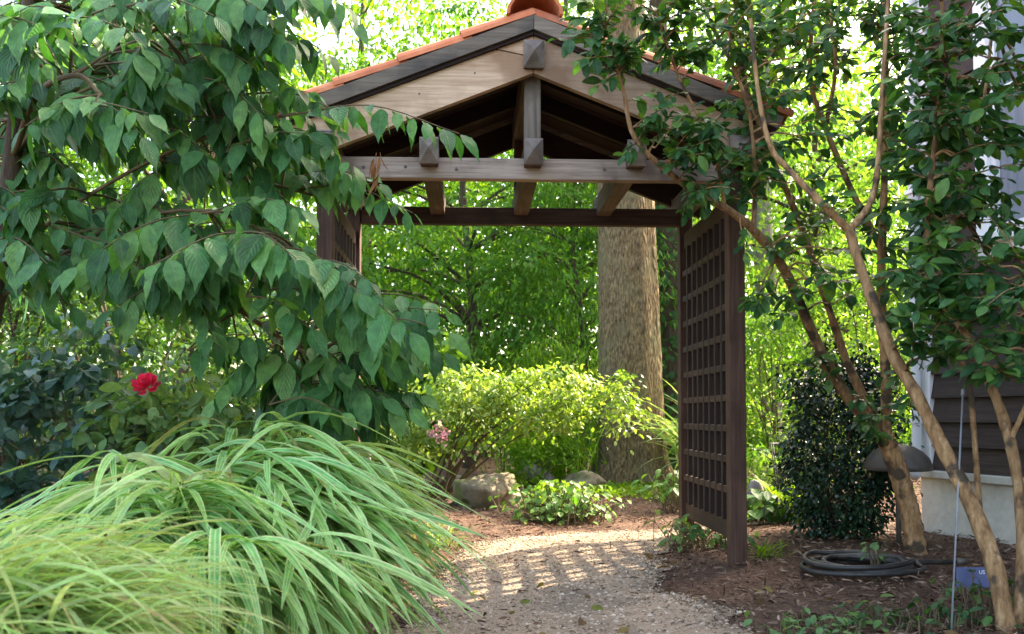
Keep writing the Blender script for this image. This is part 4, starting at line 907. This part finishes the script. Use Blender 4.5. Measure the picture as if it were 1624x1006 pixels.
for ring, (n_, r_, tilt, s_) in enumerate(((4, .004, .2, .026), (5, .008, .5, .032), (7, .014, .85, .036), (8, .018, 1.2, .038), (7, .016, 1.6, .036))):
    for k in range(n_):
        a = 6.283 * k / n_ + ring * .5 + random.uniform(-.15, .15); tl = tilt + random.uniform(-.3, .3)
        d = Vector((math.sin(tl) * math.cos(a), math.sin(tl) * math.sin(a), math.cos(tl))); inn = Vector((-math.cos(a) * math.cos(tl), -math.sin(a) * math.cos(tl), math.sin(tl)))
        x = d.cross(inn).normalized(); M3 = Matrix((x, d, x.cross(d))).transposed().to_4x4() @ Matrix.Scale(s_ * random.uniform(.85, 1.15), 4)
        M3.translation = Vector((r_ * math.cos(a), r_ * math.sin(a), -.004 * ring)); M3 = Matrix.Rotation(.7, 4, 'X') @ M3
        o = link('petal', PET[random.randrange(NV)], fl); o.matrix_basis = M3
fl.name = 'rose_flower'
MB().tube(curve([fc + np.array([0, .02, -.01]), fc + np.array([.05, .1, -.15]), fc + np.array([.1, .2, -.4]), np.array([c[0], 3.85, .02])], 12), .004, 5).build('flower_stem', L_ROSE2, rb, True)
# ------------------------------------------------------------------ garden fittings
def dome_lamp(label, u, v_rim, Y, wpx, hpx, mat):
    p = at(u, v_rim, Y); R_ = wpx / F * Y / 2; H_ = hpx / F * Y; t = thing('path_lamp', on((p[0], Y, 0)), label, 'garden lamp', 'domed path lamps')
    prof = [(R_ * .93, -.004), (R_, 0), (R_ * .985, H_ * .18), (R_ * .9, H_ * .46), (R_ * .72, H_ * .72), (R_ * .45, H_ * .92), (R_ * .15, H_), (.001, H_ * 1.01)]; sd = 32
    V = [(p[0] + r * math.cos(6.2832 * j / sd), Y + r * math.sin(6.2832 * j / sd), p[2] + z) for r, z in prof for j in range(sd)]
    inner = [(p[0] + r * .93 * math.cos(6.2832 * j / sd), Y + r * .93 * math.sin(6.2832 * j / sd), p[2] + z * .9) for r, z in prof for j in range(sd)]
    Fc = [(i * sd + j, i * sd + (j + 1) % sd, (i + 1) * sd + (j + 1) % sd, (i + 1) * sd + j) for i in range(len(prof) - 1) for j in range(sd)]
    MB().add(V, Fc).build('lamp_shade', mat, t, True)
    MB().tube([(p[0], Y, -.02), (p[0], Y, p[2] * .5), (p[0], Y, p[2] + H_ * .9)], .016, 10).build('lamp_post', mat, t, True)
    MB().tube([(p[0], Y, p[2] - .02), (p[0], Y, p[2] + H_ * .6)], [.03, .035], 12).build('bulb_housing', mat, t, True)
dome_lamp('dark domed garden lamp behind the tan myrtle trunk', 1424, 745, 5.53, 103, 40, LAMPM)
dome_lamp('small grey domed garden lamp behind the left lattice panel', 585, 694, 7.0, 46, 22, STONE_G)
p = on((at(1262, 760, 7.0)[0], 7.0, 0)); t = thing('plant_support', p, 'dark wire plant support left of the column shrub', 'plant support')
for k in range(8):
    a = 6.2832 * k / 8; x1, y1 = .19 * math.cos(a), .19 * math.sin(a)
    MB().tube([p + np.array([x1 * .55, y1 * .55, -.05]), p + np.array([x1 * .75, y1 * .75, .25]), p + np.array([x1, y1, .60])], .004, 6).build('wire', WIREM, t, True)
for z, r in ((.2, .134), (.4, .168), (.59, .189)):
    MB().tube([p + np.array([r * math.cos(q), r * math.sin(q), z]) for q in np.linspace(0, 6.2832, 25)], .004, 6).build('hoop', WIREM, t, True)
# coiled hose
hc = on(gnd(1366, 916)); pts = []
for k in np.linspace(0, 5.3 * 6.2832, 190):
    lap = k / 6.2832; r = .285 - .035 * (lap % 2.3) - .012 * lap + .016 * math.sin(k * .7) + .012 * math.sin(k * 2.0 + lap * 2.1)
    pts.append(hc + np.array([r * 1.12 * math.cos(k) + .03 * math.sin(lap * 2), r * 1.0 * math.sin(k) + .02 * math.cos(lap * 3), .03 + .018 * (lap // 1 % 3) + .010 * math.sin(k * 1.3 + lap)]))
e = pts[-1]; pts += [e + np.array([.06, -.10, .02]), e + np.array([.30, -.16, -.005]), e + np.array([.62, -.10, -.01])]
hose = thing('garden_hose', hc, 'dark rubber garden hose coiled on the mulch', 'hose')
MB().tube(pts, .0135, 10).build('hose_coil', HOSEM, hose, True)
MB().tube([pts[-1] - np.array([.01, 0, 0]), pts[-1] + np.array([.05, .008, 0])], .018, 12).build('coupling', LAMPM, hose, True)
# pale leaning stake and blue plant label
a = at(1508, 1004, 3.45); b = at(1527, 622, 3.72); a = np.array([a[0], a[1], float(hgt(a[0], a[1])) - .02])
st = thing('garden_stake', a, 'thin pale metal stake leaning in front of the brown siding', 'stake')
MB().tube([a, (a + b) / 2, b], .0038, 8).build('rod', STAKEM, st, True)
q = a + (b - a) * .985; MB().tube([q, b + (b - a) * .012], .0075, 8).build('cap', STAKEM, st, True)
lp = at(1543, 916, 3.85); lg = on((lp[0], lp[1], 0))
tg = thing('plant_label', lg, 'small blue plant label with white print at the bottom right', 'plant label')
cc = lp - lg; Wd, Hd = 52 / F * 3.85 / 2, 32 / F * 3.85 / 2
card = MB().bbox((cc[0] - Wd, cc[1] - .0015, cc[2] - Hd), (cc[0] + Wd, cc[1] + .0015, cc[2] + Hd), .0008).build('label_card', TAGM, tg, rel=False)
for dx in (-.3, .45): MB().tube([(cc[0] + dx * Wd, cc[1] + .003, cc[2] - Hd * .3), (cc[0] + dx * Wd * 1.15, cc[1] + .003, -.04)], .003, 6).build('label_leg', STAKEM, tg, rel=False)
fcv = bpy.data.curves.new('lettering', 'FONT'); fcv.body = 'US'; fcv.size = .022; fcv.align_x = 'RIGHT'; fcv.extrude = .0004
tmp = bpy.data.objects.new('lettering', fcv); COL.objects.link(tmp)
me = bpy.data.meshes.new_from_object(tmp.evaluated_get(bpy.context.evaluated_depsgraph_get())); bpy.data.objects.remove(tmp); bpy.data.curves.remove(fcv)
me.materials.clear(); me.materials.append(TEXTM); o = link('lettering', me, card)
o.location = (cc[0] + Wd * .72, cc[1] - .0022, cc[2] + Hd * .35); o.rotation_euler = (math.pi / 2, 0, 0)
